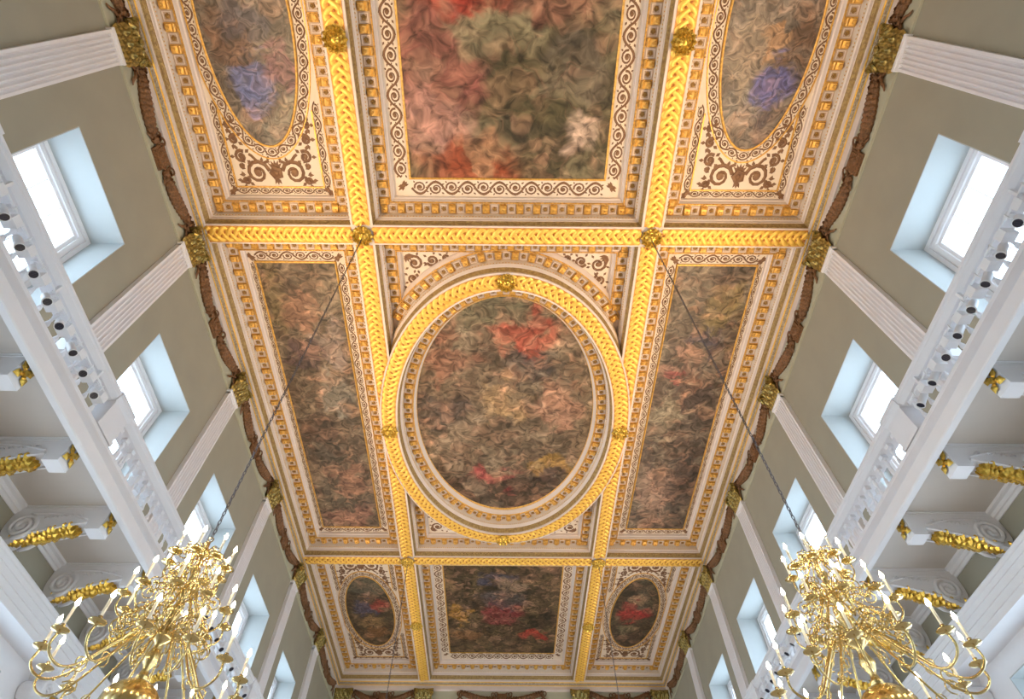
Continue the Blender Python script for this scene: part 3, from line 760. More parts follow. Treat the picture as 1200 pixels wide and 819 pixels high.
# ================================================================ windows
def window_meshes(z0, z1, depth):
    """local x: into the room, y along the wall; wall face at x=0"""
    h = z1 - z0; D = -depth
    rv = MB(); t = .02
    rv.box(D, -.002, -WW, -WW + t, 0, h); rv.box(D, -.002, WW - t, WW, 0, h); rv.box(D, -.002, -WW + t, WW - t, h - t, h); rv.box(D, -.002, -WW + t, WW - t, 0, t)
    fr = MB(); a = WW - t
    for (q0, q1, x0, x1) in ((0, .10, D + .0, D + .13), (.10, .17, D, D + .09), (.17, .24, D, D + .13)):
        fr.box(x0, x1, -a + q0, -a + q1, t, h - t - q0); fr.box(x0, x1, a - q1, a - q0, t, h - t - q0)
        fr.box(x0, x1, -a + q1, a - q1, h - t - q1, h - t - q0)
    fr.box(D, D + .13, -a + .24, a - .24, t, t + .14)
    b = a - .24; top = h - t - .24; bot = t + .14; midz = (top + bot) / 2
    def sash(zl, zh, x):
        s = MB(); q = .075
        s.box(x, x + .05, -b, -b + q, zl, zh); s.box(x, x + .05, b - q, b, zl, zh); s.box(x, x + .05, -b + q, b - q, zl, zl + q); s.box(x, x + .05, -b + q, b - q, zh - q, zh)
        return s, q
    return rv, fr, sash, b, top, bot, midz, D
def add_windows(z0, z1, wall_x, depth, first, upper):
    rv, fr, sash, b, top, bot, midz, D = window_meshes(z0, z1, depth)
    s1, q = sash(midz - .03, top, D + .03); s2, q = sash(bot, midz + .03, D - .03)
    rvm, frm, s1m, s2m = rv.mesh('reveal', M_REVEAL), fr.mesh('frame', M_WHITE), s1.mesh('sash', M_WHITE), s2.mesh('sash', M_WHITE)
    nx, nz = 3, 2
    pw = (2 * (b - q)) / nx; ph = (top - midz - 2 * q + .03) / nz
    pm = MB().box(-.004, .004, -pw / 2, pw / 2, 0, ph).mesh('pane', M_GLASS)
    mv = MB().box(-.015, .015, -.009, .009, 0, ph * nz).mesh('muntin', M_WHITE); mh = MB().box(-.015, .015, -(b - q), b - q, -.009, .009).mesh('muntin', M_WHITE)
    n = first
    for s, rot in SIDES:
        for y in WIN_Y:
            o = link('window_%d' % n, None, loc=(s * wall_x, y, z0), rot=rot, kind='structure'); n += 1
            link('reveal', rvm, o); link('frame', frm, o)
            for sm, zb, x in ((s1m, midz - .03 + q, D + .055), (s2m, bot + q, D - .005)):
                so = link('sash', sm, o)
                for i in range(nx):
                    for k in range(nz): link('pane', pm, so, loc=(x, -(b - q) + pw * (i + .5), zb + ph * k))
                for i in range(1, nx): link('muntin', mv, so, loc=(x, -(b - q) + pw * i, zb))
                for k in range(1, nz): link('muntin', mh, so, loc=(x, 0, zb + ph * k))
            ld = bpy.data.lights.new('window_portal', 'AREA'); ld.shape = 'RECTANGLE'; ld.size = 2 * b; ld.size_y = top - bot; ld.cycles.is_portal = True
            lo = bpy.data.objects.new('window_portal', ld); col.objects.link(lo); lo.parent = o
            lo.location = (D - .12, 0, (top + bot) / 2); lo.rotation_euler = (0, -PI / 2, 0)
    return n
NW = add_windows(WZ0, WZ1, XW, .86, 1, True)
NW = add_windows(LZ0, LZ1, 8.55, .69, NW, False)

# ================================================================ upper pilasters with capitals
PW = .66
def flute_poly(w=PW, pr=.12, n=6):
    pts = [(0, -w / 2), (pr, -w / 2)]
    e = .045; fw_ = (w - 2 * e) / n
    for k in range(n):
        y = -w / 2 + e + k * fw_
        for t in (.12, .3, .5, .7, .88): pts.append((pr - .065 * math.sin(PI * (t - .12) / .76) if .12 < t < .88 else pr, y + fw_ * t))
    return pts + [(pr, w / 2), (0, w / 2)]
SHAFT = MB().prism(flute_poly(), 'z', 6.95 - ZCAP, -.10)
SHAFT.box(0, .125, -PW / 2, PW / 2, -.16, -.07); SHAFT.box(0, .15, -PW / 2 - .03, PW / 2 + .03, -.07, 0)
SHAFT.box(0, .16, -PW / 2 - .05, PW / 2 + .05, 6.95 - ZCAP, 7.2 - ZCAP)
SHAFTM = SHAFT.mesh('shaft', M_WHITE)
def capital_meshes():
    bell = MB(); rows = []
    for (w_, d_, z) in ((.29, .11, 0), (.30, .12, .25), (.33, .16, .45), (.40, .23, .60), (.42, .26, .64)):
        rows.append([(0, -w_, z), (d_, -w_ + .04, z), (d_, w_ - .04, z), (0, w_, z)])
    bell.strip(rows)
    ab = MB().prism([(0, -.46), (.30, -.50), (.33, -.46), (.25, -.2), (.24, 0), (.25, .2), (.33, .46), (.30, .50), (0, .46)], 'z', .62, .70)
    def acan(h, w_, curl):
        m_ = MB(); rows = []
        for k in range(7):
            t = k / 6; z = h * min(1, t * 1.12) - (curl * .35 if k == 6 else 0); x = .03 + .05 * math.sin(t * PI) + curl * max(0, t - .45) ** 1.4 * 3.4; hw = w_ * (.5 + .5 * math.sin(PI * min(1, t * .9 + .15))) * (1 - .65 * max(0, t - .7) / .3) * (1.15 if k % 2 else .85)
            rows.append([(x - .02, -hw / 2, z), (x + .02, -hw / 5, z), (x + .005, 0, z), (x + .02, hw / 5, z), (x - .02, hw / 2, z)])
        m_.strip(rows); return m_
    vol = MB(); vol.tube([(0, c_[0], c_[1]) for c_ in spiral(0, 0, .115, .02, PI / 2, -1.9, 18)], [.045 - .0013 * k for k in range(19)], 5)
    fl_ = MB(); fl_.lathe([(.07, -.03), (.08, 0), (.05, .03), (.001, .05)], 8, lobes=5, amp=.15)
    return bell, ab, acan(.32, .24, .13), acan(.54, .25, .16), vol, fl_
cb, cab, cl1, cl2, cv, cf = capital_meshes()
CBM, CABM, CL1M, CL2M, CVM, CFM = cb.mesh('bell', M_LEAF), cab.mesh('abacus', M_LEAF), cl1.mesh('acanthus_leaf', M_LEAF), cl2.mesh('acanthus_leaf', M_LEAF), cv.mesh('volute', M_LEAF), cf.mesh('flower', M_LEAF)
def pilaster(x, y, rot, label, group):
    o = link('pilaster', None, loc=(x, y, ZCAP), rot=rot, label=label, cat='pilaster', group=group)
    link('shaft', SHAFTM, o)
    c = link('capital', CBM, o, loc=(0, 0, 0))
    link('abacus', CABM, c)
    for q in (-.22, 0, .22): link('acanthus_leaf', CL1M, c, loc=(.11, q, 0))
    for q in (-.30, -.11, .11, .30): link('acanthus_leaf', CL2M, c, loc=(.10, q, 0))
    for sgn in (-1, 1):
        v = link('volute', CVM, c, loc=(.26, sgn * .38, .50)); v.rotation_euler = (0, 0, sgn * PI / 4)
    f = link('flower', CFM, c, loc=(.27, 0, .64)); f.rotation_euler = (0, PI / 2, 0)
    return o
SHOWN_P = PIL_Y[1:7]
for s, rot in SIDES:
    for y in PIL_Y[:-1]:
        k = sum(1 for yy in PIL_Y[:-1] if yy > y)
        pilaster(s * XW, y, rot, 'white fluted pilaster with bronze-gilt capital, %s along the window wall from the end wall' % ORD[k], 'pilasters of the window walls')
for x in (-7.95, -3.92, 3.92, 7.95):
    pilaster(x, YF, -PI / 2, 'gilt-capitalled fluted pilaster on the end wall, %s' % ('in the corner' if abs(x) > 5 else 'in line with a ceiling beam'), 'pilasters of the end wall')

# ================================================================ garlands on the frieze
def garland_meshes():
    def swag(n=26, L=1.25):
        m_ = MB(); pts, rs = [], []
        for k in range(n + 1):
            t = k / n; pts.append((.055, t * L, .16 - .30 * math.sin(PI * (t * .62))** 1.4 + .02)); rs.append((.075 + .075 * math.sin(PI * t)) * (1.10 if k % 2 else .92))
        m_.tube(pts, rs, 8)
        for k in range(n * 2):
            t = (k + .5) / (n * 2); i = min(n - 1, int(t * n)); p = pts[i]; a = k * 2.4
            m_.lathe([(.042, 0), (.03, .035), (.001, .05)], 5, (p[0] + .10 * abs(math.cos(a)), p[1], p[2] + .12 * math.sin(a)))
        return m_
    bow = MB()
    for sg in (-1, 1):
        loop = [(.03, .0 + .10 * math.sin(2 * PI * k / 12) * .55, .02 + sg * 0 + (.20 - .20 * math.cos(2 * PI * k / 12)) * .5) for k in range(13)]
        bow.tube([(x + .02 * sg, y + sg * .05 * (1 if k else 0) * (z / .2), z) for k, (x, y, z) in enumerate(loop)], .018, 5)
    for sg in (-1, 1): bow.tube([(.03, 0, 0), (.04, sg * .07, -.08), (.03, sg * .10, -.16), (.03, sg * .15, -.22)], [.022, .026, .022, .01], 5)
    bow.lathe([(.03, -.03), (.042, 0), (.03, .03)], 8, (.035, 0, 0))
    med = MB(); med.box(.0, .06, -.26, .26, -.25, .25); med.box(.06, .09, -.21, .21, -.20, .20)
    mf = MB(); mf.lathe([(.14, 0), (.13, .03), (.08, .045), (.06, .03), (.001, .06)], 10, lobes=5, amp=.12)
    return swag(), bow, med, mf
gs, gb, gm, gf = garland_meshes()
GSM, GBM, GMM, GFM = gs.mesh('swag', M_GARL), gb.mesh('bow', M_GARL, True), gm.mesh('medallion', M_GARL), gf.mesh('rosette', M_GARL, True)
def garland(x, y, rot, span, label, group):
    o = link('frieze_garland', None, loc=(x, y, 14.06), rot=rot, label=label, cat='garland', group=group)
    half = span / 2 - .50; L = half - .38
    for sg in (-1, 1):
        sw = link('swag', GSM, o, loc=(.015, sg * (half - .04), .04)); sw.scale = (1, -sg * L / 1.25, 1)
        for yy, zz in ((sg * (half - .02), .05), (sg * .36, .0)): link('bow', GBM, o, loc=(.02, yy, zz), scale=(1.3, 1.7, 1.25))
    md = link('medallion', GMM, o, loc=(.015, 0, -.03)); f = link('rosette', GFM, md, loc=(.09, 0, 0)); f.rotation_euler = (0, PI / 2, 0)
    return o
for s, rot in SIDES:
    for k, y in enumerate(WIN_Y):
        garland(s * (XW - .015), y, rot, BAY, 'brown garland and bow frieze relief between gilt capitals, %s from the end wall' % ORD[len(WIN_Y) - 1 - k], 'garlands on the window wall friezes')
for x, sp_ in ((-5.93, 4.0), (0, 7.84), (5.93, 4.0)):
    garland(x, YF - .015, -PI / 2, min(sp_, 5.2), 'brown garland and bow frieze relief on the end wall, %s' % ('between the two inner capitals' if x == 0 else 'beside the corner capital'), 'garlands on the end wall frieze')

# ================================================================ lower entablature and columns
def run_box(name, M, s, prof, parent=None, **k):
    """prof: (inset from wall, z) polygon swept along the whole side wall"""
    mb = MB().prism([(s * (XW - p), z) for p, z in prof], 'y', YN, YF)
    return put(name, mb, M, parent, **k)
for s, rot in SIDES:
    nm = 'trim_%d' % (1 if s < 0 else 2)
    pr = [(-.25, 5.345), (.30, 5.345), (.30, 5.46), (.315, 5.465), (.315, 5.58), (.33, 5.585), (.33, 5.70), (.345, 5.705), (.345, 5.79), (.36, 5.80), (.375, 5.83), (.375, 5.86), (.345, 5.865), (.32, 5.88), (.27, 5.93), (.25, 5.96), (-.002, 5.96), (-.002, 5.357), (-.25, 5.357)]
    run_box(nm, M_WHITE, s, pr, kind='structure')
def column_meshes():
    sh = MB(); rows = []
    pts = []
    n = 40
    for k in range(n + 1):
        a = -PI / 2 + PI * k / n; r = .38 - (.025 if k % 4 in (1, 2, 3) else 0) + (-.01 if k % 4 == 2 else 0); pts.append((r * math.cos(a), r * math.sin(a)))
    sh.prism(pts, 'z', 0, 6.35)
    cp_ = MB(); cp_.box(0, .52, -.50, .50, 6.86, 6.955); cp_.box(0, .46, -.46, .46, 6.80, 6.86)
    for sg in (-1, 1):
        for x in (.43,):
            cp_.tube([(x, sg * .42 + c_[0], 6.62 + c_[1]) for c_ in [(q[0] * sg, q[1]) for q in spiral(0, 0, .17, .02, PI / 2, -2.2, 22)]], [.04 - .001 * k for k in range(23)], 6)
        cp_.prism([(sg * .42 + .17 * math.cos(a), 6.62 + .17 * math.sin(a)) for a in [2 * PI * k / 16 for k in range(16)]], 'x', .02, .42)
    cp_.prism([(-.42, 6.68), (.42, 6.68), (.42, 6.80), (-.42, 6.80)], 'x', .02, .44)
    nk = MB(); nk.lathe([(.39, 6.35), (.40, 6.40), (.43, 6.50), (.47, 6.58), (.44, 6.66)], 24, lobes=12, amp=.02)
    return sh, cp_, nk
csh, ccp, cnk = column_meshes()
CSHM, CCPM, CNKM = csh.mesh('shaft', M_WHITE), ccp.mesh('capital', M_WHITE), cnk.mesh('gilded_neck', M_GLEAF)
for s, rot in SIDES:
    for y in PIL_Y[:-1]:
        k = sum(1 for yy in PIL_Y[:-1] if yy > y)
        o = link('column', None, loc=(s * 8.55, y, ZFLOOR), rot=rot, label='white fluted half column with scrolled capital below the balcony, %s from the end wall' % ORD[k], cat='column', group='half columns below the balconies')
        link('shaft', CSHM, o); cc = link('capital', CCPM, o); link('gilded_neck', CNKM, cc)

# ================================================================ balconies
YB0, YB1 = YN, YF
def balcony(s, rot):
    L = lambda x: XW - x                     # distance from the wall for |X| = x
    o = link('balcony', None, loc=(s * XW, 0, 0), rot=rot, label='long white balustraded balcony on scrolled brackets, one along each window wall', cat='balcony', group='balconies')
    sg = 1 if rot == 0 else -1               # local y = world y * sg
    ya, yb = sorted((sg * YB0, sg * YB1))
    pr = [(0, 6.78), (0, 6.94), (L(6.72), 6.94), (L(6.55), 6.93), (L(6.53), 6.90), (L(6.53), 6.84), (L(6.64), 6.80), (L(6.64), 6.75), (L(6.60), 6.74), (L(6.57), 6.69), (L(6.50), 6.66), (L(6.50), 6.46), (L(6.515), 6.44), (L(6.62), 6.44), (L(6.625), 6.46), (L(6.64), 6.46), (L(6.645), 6.53), (L(6.69), 6.56), (L(6.73), 6.60), (L(6.74), 6.78)]
    put('floor_slab', MB().prism(pr[::-1], 'y', ya, yb), M_WHITE, o)
    put('soffit', MB().box(.01, L(6.74), ya, yb, 6.70, 6.775), M_SOFFIT, o)
    put('wall_moulding', MB().prism([(0, 6.52), (.02, 6.52), (.035, 6.57), (.06, 6.58), (.07, 6.64), (.12, 6.66), (.13, 6.70), (0, 6.70)], 'y', ya, yb), M_WHITE, o)
    hp = [(L(6.90), 7.50), (L(6.90), 7.62), (L(6.86), 7.70), (L(6.58), 7.70), (L(6.53), 7.66), (L(6.53), 7.62), (L(6.55), 7.60), (L(6.55), 7.56), (L(6.57), 7.54), (L(6.62), 7.50)]
    put('handrail', MB().prism(hp, 'y', ya, yb), M_WHITE, o)
    ped = MB().box(L(6.87), L(6.545), -.25, .25, 6.94, 7.49); ped.box(L(6.89), L(6.53), -.27, .27, 6.94, 7.02)
    hb = MB().prism([(L(6.92), 7.49), (L(6.92), 7.72), (L(6.56), 7.72), (L(6.50), 7.67), (L(6.50), 7.62), (L(6.525), 7.60), (L(6.525), 7.55), (L(6.55), 7.49)], 'y', -.27, .27)
    pm, hm = ped.mesh('pedestal', M_WHITE), hb.mesh('pedestal_cap', M_WHITE)
    bal = MB().box(-.05, .05, -.05, .05, 0, .05); bal.box(-.05, .05, -.05, .05, .48, .56)
    bal.lathe([(.03, .05), (.038, .07), (.022, .085), (.03, .12), (.043, .17), (.028, .23), (.017, .27), (.027, .28), (.017, .29), (.028, .34), (.043, .40), (.03, .44), (.022, .46), (.036, .48)], 10)
    bm = bal.mesh('baluster', M_WHITE, False)
    for y in PIL_Y:
        if y < YB1: p = link('pedestal', pm, o, loc=(0, sg * y, 0)); link('pedestal_cap', hm, p)
    for k in range(len(PIL_Y) - 1):
        a, b = PIL_Y[k] + .25, min(PIL_Y[k + 1], YB1) - .25; n = 16
        for i in range(n): link('baluster', bm, o, loc=(L(6.71), sg * (a + (i + .5) * (b - a) / n), 6.94))
    return o
for s, rot in SIDES: balcony(s, rot)

# --- scrolled brackets under the balconies
def bracket_meshes():
    """local x from the wall into the room, z = 0 at the balcony soffit (6.70)"""
    body = MB()
    low = []
    # underside: front block, then an S-curve down to the volute at the wall
    low += [(1.60, -.02), (1.60, -.46), (1.34, -.46), (1.34, -.34)]
    for k in range(13):
        t = k / 12; x = 1.34 - 1.07 * t; low.append((x, -.31 - .05 * math.sin(t * PI) - .36 * (t ** 1.6)))
    low += [(.18, -.71), (.08, -.66), (.02, -.52), (.0, -.40), (0, -.02)]
    body.prism(low, 'y', -.14, .14)
    lip = MB()
    for sg in (-1, 1):
        y = sg * .145
        lip.tube([(.30 + p, y, -.42 + q) for p, q in spiral(0, 0, .25, .03, -PI * .5, 2.3 , 30)], [.038] * 31, 6)
        lip.tube([(.30 + 1.0 * t, y, -.17 + .06 * math.sin(t * PI) - .10 * t) for t in [k / 12 for k in range(13)]], .02, 5)
        lip.tube([(.27 + 1.05 * t, y, -.69 + .36 * t ** .7) for t in [k / 12 for k in range(13)]], .022, 5)
        for k in range(5):
            x = .62 + .13 * k; lip.lathe([(.045, 0), (.03, .03), (.001, .04)], 6, (x, y, -.26 + .015 * k))
    top = MB().box(0, 1.62, -.17, .17, -.02, 0); top.box(0, 1.61, -.155, .155, -.05, -.02)
    lf = MB(); n = 13
    for k in range(n):
        t = k / (n - 1); x = 1.10 - .93 * t; z = -.41 - .05 * math.sin(t * PI) - .25 * (t ** 1.5)
        r = .115 - .03 * t + (.035 if k == 0 else 0)
        for q in (-1, 0, 1):
            yy = q * .085; rr = r * (1.0 if q == 0 else .8) * random.uniform(.75, 1.2)
            lf.lathe([(.001, -rr * .95), (rr * .5, -rr * .75), (rr * .85, -rr * .1), (rr * .6, rr * .5)], 8, (x + random.uniform(-.035, .035), yy + random.uniform(-.02, .02), z + (0 if q == 0 else .03)), lobes=4, amp=.26)
    fp = MB()
    for k in range(4):
        a = k * PI / 2 + PI / 4; c, s = math.cos(a), math.sin(a)
        for l, w_, h in ((.19, .13, .04), (.12, .08, .06)):
            R = lambda u, v, d: (d, c * u - s * v, s * u + c * v)
            fp.add([R(.0, 0, .02), R(l * .55, w_ / 2, .03), R(l, 0, .015), R(l * .55, -w_ / 2, .03), R(l * .55, 0, h)], [(0, 1, 4), (1, 2, 4), (2, 3, 4), (3, 0, 4)])
    fp.prism([(.045 * math.cos(a), .045 * math.sin(a)) for a in [k * PI / 4 for k in range(8)]], 'x', .0, .07)
    return body, lip, top, lf, fp
bb, bl, bt, blf, bfp = bracket_meshes()
BBM, BLM, BTM, BFM, BPM = bb.mesh('scroll_body', M_WHITE), bl.mesh('volute_relief', M_WHITE, True), bt.mesh('top_slab', M_WHITE), blf.mesh('acanthus_leaf', M_GLEAF), bfp.mesh('flower', M_GLEAF)
BR_Y = [Y0 + BAY * k / 3 for k in range(-3, 18)]
NTH = ['first', 'second', 'third', 'fourth', 'fifth', 'sixth', 'seventh', 'eighth', 'ninth', 'tenth', 'eleventh', 'twelfth', 'thirteenth', 'fourteenth', 'fifteenth', 'sixteenth', 'seventeenth', 'eighteenth', 'nineteenth', 'twentieth', 'twenty-first']
for s, rot in SIDES:
    for k, y in enumerate(BR_Y):
        o = link('bracket', None, loc=(s * (XW - .004), y, 6.698), rot=rot, label='white scrolled bracket with gilded acanthus and flower under balcony, %s from the end wall' % NTH[len(BR_Y) - 1 - k], cat='bracket', group='brackets under the balconies')
        b = link('scroll_body', BBM, o); link('volute_relief', BLM, b); link('top_slab', BTM, o); link('acanthus_leaf', BFM, o); link('flower', BPM, o, loc=(1.60, 0, -.25))

# --- lamp bars with small spotlights hung at the balustrades
def spot_meshes():
    can = MB(); A = [(.001, -.13), (.055, -.13), (.06, -.10), (.06, .10), (.068, .11), (.068, .13), (.055, .13)]
    can.lathe(A, 14)
    lens = MB(); lens.lathe([(.001, .118), (.056, .12)], 14)
    for q in (-.03, 0, .03): lens.box(-.05, .05, q - .004, q + .004, .121, .127)
    box = MB().box(-.09, .09, -.075, .075, -.07, .07)
    yoke = MB().tube([(-.075, 0, 0), (-.085, 0, -.10), (0, 0, -.17), (.085, 0, -.10), (.075, 0, 0)], .012, 5)
    return can, lens, box, yoke
sca, sle, sbx, syo = spot_meshes()
SCA, SLE, SBX, SYO = sca.mesh('housing', M_LAMPW, True), sle.mesh('lens', M_DARK), sbx.mesh('ballast_box', M_LAMPW), syo.mesh('yoke', M_LAMPW)
XBAR = 6.57
for s, rot in SIDES:
    for bay, yy in ((5, (2.15, 6.0)), (3, (11.7, 15.6)), (1, (21.2, 25.2))):
        kk = ORD[bay] if bay < 8 else ''
        bw_ = 'in the %s balustrade bay from the end wall' % ORD[bay]
        br = link('lamp_bar', None, loc=(s * XBAR, (yy[0] + yy[1]) / 2, 7.36), label='white lamp bar along the balusters ' + bw_, cat='lamp bar', group='lamp bars')
        hl = (yy[1] - yy[0]) / 2
        put('tube', MB().tube([(0, -hl, 0), (0, hl, 0)], .017, 8), M_LAMPW, br)
        cl = MB().box(-.03, .03, -.02, .02, -.03, .14)
        for q in (-.8, 0, .8): put('clamp', cl, M_LAMPW, br, loc=(0, q * hl, 0))
        n = 9
        for i in range(n):
            y = yy[0] + .22 + (yy[1] - yy[0] - .44) * i / (n - 1)
            o = link('spotlight', None, loc=(s * XBAR, y, 7.34), rot=rot, label='small white spotlight ' + bw_, cat='spotlight', group='spotlights on the lamp bars')
            h = link('housing', SCA, o, loc=(.02, 0, -.20)); h.rotation_euler = (0, PI * .78, random.uniform(-.5, .5)); link('lens', SLE, h)
            link('yoke', SYO, o, loc=(.0, 0, -.02)); link('ballast_box', SBX, o, loc=(-.03, .17, -.09))

# --- floodlights standing on the balcony floors, washing the ceiling
fbx = MB().box(-.16, .16, -.22, .22, .10, .30); fbx.box(-.12, .12, -.25, -.23, -.06, .24); fbx.box(-.12, .12, .23, .25, -.06, .24); fbx.box(-.14, .14, -.25, .25, -.08, -.055)
FST = MB().tube([(0, 0, .03), (0, 0, .82)], .02, 8)
for q in range(3): FST.tube([(0, 0, .45), (.28 * math.cos(q * 2.094), .28 * math.sin(q * 2.094), .012)], .014, 6)
FST = FST.mesh('floodlight_stand', M_LAMPW)
FBX = fbx.mesh('floodlight_case', M_LAMPW); FGL = MB().box(-.13, .13, -.19, .19, .30, .306).mesh('floodlight_glass', mat('lit_flood_glass', (1.0, .8, .5), .4, emit=12.))
for s, rot in SIDES:
    for k, y in enumerate((-.7, 2.6, 5.6, 8.9, 12.0, 15.0, 18.4, 23.2, 28.0)):
        o = link('floodlight', None, loc=(s * 7.35, y, 6.94), rot=rot, label='white box floodlight on a tripod behind the balustrade, facing the ceiling', cat='floodlight', group='floodlights on the balconies')
        link('stand', FST, o); link('case', FBX, o, loc=(0, 0, .88)); link('glass', FGL, o, loc=(0, 0, .88))
        ld = bpy.data.lights.new('flood_lamp', 'SPOT'); ld.energy = UPLIGHT_W * (1.0 if y < 14 else .65 if y < 20 else .5); ld.color = UPLIGHT_COL; ld.spot_size = math.radians(112); ld.spot_blend = .9; ld.shadow_soft_size = .15
        lo = bpy.data.objects.new('flood_lamp', ld); col.objects.link(lo); lo.parent = o; lo.location = (0, 0, 1.24)
        lo.rotation_euler = Vector((.62, 0, .80)).to_track_quat('-Z', 'Y').to_euler()

# ================================================================ chandeliers
ZC0 = 2.44                                    # foot of the chandelier above eye level
def chandelier_meshes():
    R = {}
    st = MB(); Z = lambda z: z - ZC0
    st.lathe([(.03, Z(3.04)), (.07, Z(3.07)), (.05, Z(3.12)), (.035, Z(3.18)), (.06, Z(3.24)), (.085, Z(3.30)), (.05, Z(3.37)), (.035, Z(3.45)), (.11, Z(3.50)), (.12, Z(3.56)), (.05, Z(3.60)), (.035, Z(3.70)), (.075, Z(3.78)), (.09, Z(3.84)), (.04, Z(3.92)), (.03, Z(4.0)), (.085, Z(4.05)), (.09, Z(4.10)), (.035, Z(4.15)), (.03, Z(4.3)), (.065, Z(4.38)), (.03, Z(4.45)), (.025, Z(4.55)), (.055, Z(4.61)), (.06, Z(4.66)), (.02, Z(4.72)), (.015, Z(4.80)), (.001, Z(4.82))], 14)
    ball = MB(); prof = []
    for k in range(13):
        a = -PI / 2 + PI * k / 12; prof.append((max(.012, .29 * math.cos(a)), Z(2.79) + .27 * math.sin(a)))
    ball.lathe(prof, 48, lobes=24, amp=.018)
    fin = MB(); fin.lathe([(.001, Z(2.44)), (.03, Z(2.46)), (.045, Z(2.49)), (.02, Z(2.53)), (.06, Z(2.55))], 10)
    def arm(r1, zs, zlow, zpan, rad, r0=.08):
        m_ = MB(); pts = []
        # from the hub up a little, down to the low point, then up to the pan
        P = [(r0 * .6, zs - .02), (r0 + .10 * r1, zs + .04), (.28 * r1, zs - .08), (.48 * r1, zs - .50 * (zs - zlow)), (.66 * r1, zlow + .10), (.80 * r1, zlow + .005), (.93 * r1, zlow + .03), (1.01 * r1, zlow + .5 * (zpan - zlow)), (r1, zpan)]
        n = 5
        for i in range(len(P) - 1):
            p0, p1, p2, p3 = P[max(0, i - 1)], P[i], P[i + 1], P[min(len(P) - 1, i + 2)]
            for k in range(n):
                t = k / n
                q = [.5 * (2 * p1[d] + (p2[d] - p0[d]) * t + (2 * p0[d] - 5 * p1[d] + 4 * p2[d] - p3[d]) * t * t + (3 * p1[d] - p0[d] - 3 * p2[d] + p3[d]) * t ** 3) for d in (0, 1)]
                pts.append((q[0], 0, q[1] - ZC0))
        pts.append((P[-1][0], 0, P[-1][1] - ZC0))
        m_.tube(pts, rad, 6)
        # curl ornaments on the arm
        cx, cz = .46 * r1, zs - .22 * (zs - zlow) - ZC0
        m_.tube([(cx + a, 0, cz + .02 + b) for a, b in spiral(0, .06, .10 * max(.6, r1), .02, -PI / 2, 1.3, 14)], rad * .65, 5)
        m_.tube([(.66 * r1 + a, 0, zlow - ZC0 + .10 + b) for a, b in spiral(0, .0, .085 * max(.6, r1), .015, -PI / 2, -1.3, 12)], rad * .6, 5)
        m_.lathe([(.001, -.02), (.022, 0), (.001, .02)], 6, (.74 * r1, 0, zlow + .02 - ZC0))
        return m_
    pan = MB(); pan.lathe([(.012, -.03), (.02, -.015), (.05, -.012), (.085, .008), (.088, .014), (.05, .0), (.018, .004)], 22)
    soc = MB(); soc.lathe([(.014, 0), (.024, .02), (.018, .05), (.024, .065), (.016, .065)], 8)
    can = MB(); can.lathe([(.016, .05), (.016, .26), (.012, .265), (.001, .266)], 8)
    bul = MB(); bul.lathe([(.010, .262), (.022, .285), (.019, .31), (.008, .34), (.001, .355)], 8)
    return st, ball, fin, arm, pan, soc, can, bul
cst, cba, cfi, carm, cpan, csoc, ccan, cbul = chandelier_meshes()
TIERS = ((14, 1.0, 3.60, 2.86, 3.10, .013, .12), (10, .59, 4.08, 3.60, 3.82, .011, .0), (8, .35, 4.62, 4.22, 4.42, .009, .2))
ARMM = [carm(r1, zs, zl, zp, rad).mesh('arm', M_BRASS, True) for n, r1, zs, zl, zp, rad, o_ in TIERS]
CSTM, CBAM, CFIM = cst.mesh('stem', M_BRASS, True), cba.mesh('ball', M_BRASS, True), cfi.mesh('finial', M_BRASS, True)
PANM, SOCM, CANM, BULM = cpan.mesh('drip_pan', M_BRASS, True), csoc.mesh('socket', M_BRASS, True), ccan.mesh('candle', M_CANDLE, True), cbul.mesh('bulb', M_BULB, True)
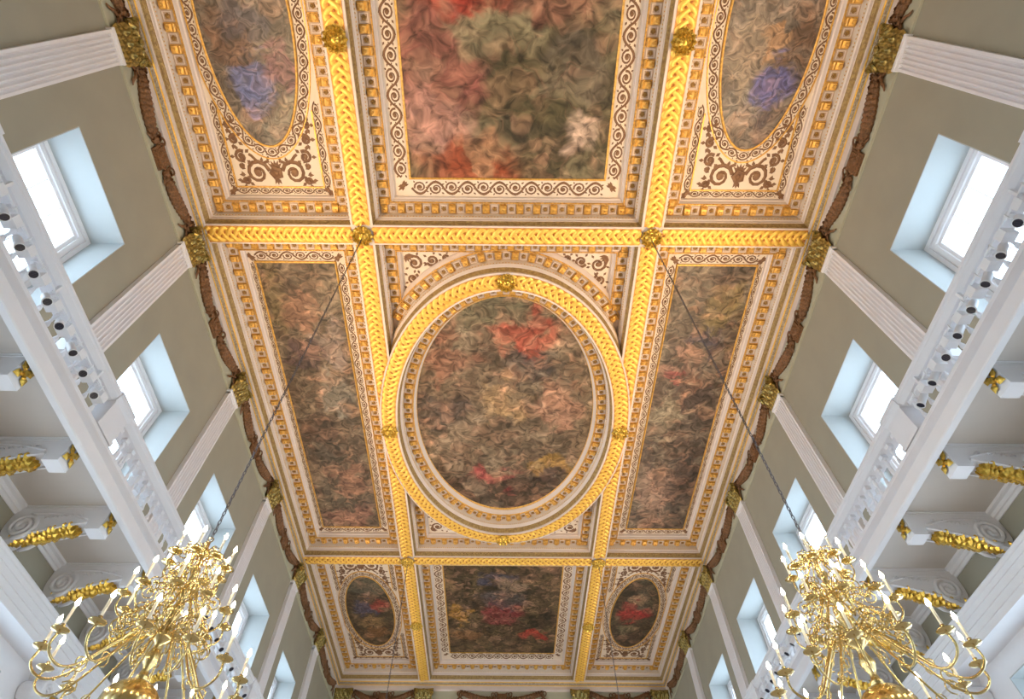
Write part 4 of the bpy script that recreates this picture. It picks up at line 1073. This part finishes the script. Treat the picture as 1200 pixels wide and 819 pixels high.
def curl_mesh(R_, h):
    m_ = MB()
    m_.tube([(.05 + (R_ - .05) * t, 0, h * math.sin(t * PI * .9)) for t in [k / 8 for k in range(9)]], .008, 5)
    m_.tube([(R_ + a, 0, .02 + b) for a, b in spiral(0, 0, .09, .015, PI / 2, -1.4, 14)], .008, 5)
    m_.tube([(R_ * .6 + a, 0, h * .6 + .06 + b) for a, b in spiral(0, 0, .07, .015, -PI / 2, 1.4, 12)], .007, 5)
    for k in range(5):
        a = 2 * PI * k / 5; m_.lathe([(.001, -.014), (.016, 0), (.001, .014)], 5, (R_ + .02 * math.cos(a), .02 * math.sin(a), .05))
    return m_
CURLS = [(curl_mesh(R_, h).mesh('curl', M_BRASS, True), z, n) for R_, h, z, n in ((.46, .12, 3.48, 14), (.36, .10, 3.66, 10), (.36, .10, 3.98, 10), (.26, .08, 4.16, 10), (.20, .08, 4.55, 8))]
def chain_mesh(z0, z1):
    m_ = MB(); n = int((z1 - z0) / .075)
    for k in range(n):
        z = z0 + (k + .5) * (z1 - z0) / n
        for q in range(8):
            a0, a1 = 2 * PI * q / 8, 2 * PI * (q + 1) / 8
            f_ = lambda a: ((.018 * math.cos(a), 0, z + .048 * math.sin(a)) if k % 2 else (0, .018 * math.cos(a), z + .048 * math.sin(a)))
            m_.tube([f_(a0), f_(a1)], .0075, 4, cap=False)
    return m_
CHM = chain_mesh(4.86 - ZC0, ZB - .18 - ZC0).mesh('chain', M_CHAIN)
HOOK = MB().tube([(c_[0], 0, 4.84 - ZC0 + c_[1]) for c_ in [(.035 * math.cos(a), .035 * math.sin(a)) for a in [2 * PI * k / 10 for k in range(11)]]], .008, 5).mesh('hook', M_BRASS)
def chandelier(x, y, label):
    o = link('chandelier', None, loc=(x, y, ZC0), label=label, cat='chandelier', group='chandeliers')
    for nm, me in (('stem', CSTM), ('ball', CBAM), ('finial', CFIM), ('chain', CHM), ('hook', HOOK)): link(nm, me, o)
    for (n, r1, zs, zl, zp, rad, off), me in zip(TIERS, ARMM):
        for k in range(n):
            a = link('arm', me, o, rot=2 * PI * k / n + off)
            for nm, me2 in (('drip_pan', PANM), ('socket', SOCM), ('candle', CANM), ('bulb', BULM)): link(nm, me2, a, loc=(r1, 0, zp - ZC0 + .02))
    for me, z, n in CURLS:
        for k in range(n): link('curl', me, o, loc=(0, 0, z - ZC0), rot=2 * PI * (k + .5) / n)
    return o
for x in (-3.9, 3.9):
    chandelier(x, 6.36, 'brass chandelier of tiered candle arms hanging from the beam crossing before the great oval')
for x in (-3.9, 3.9):
    chandelier(x, 20.6, 'brass chandelier on a long chain from the beam crossing nearer the end wall')
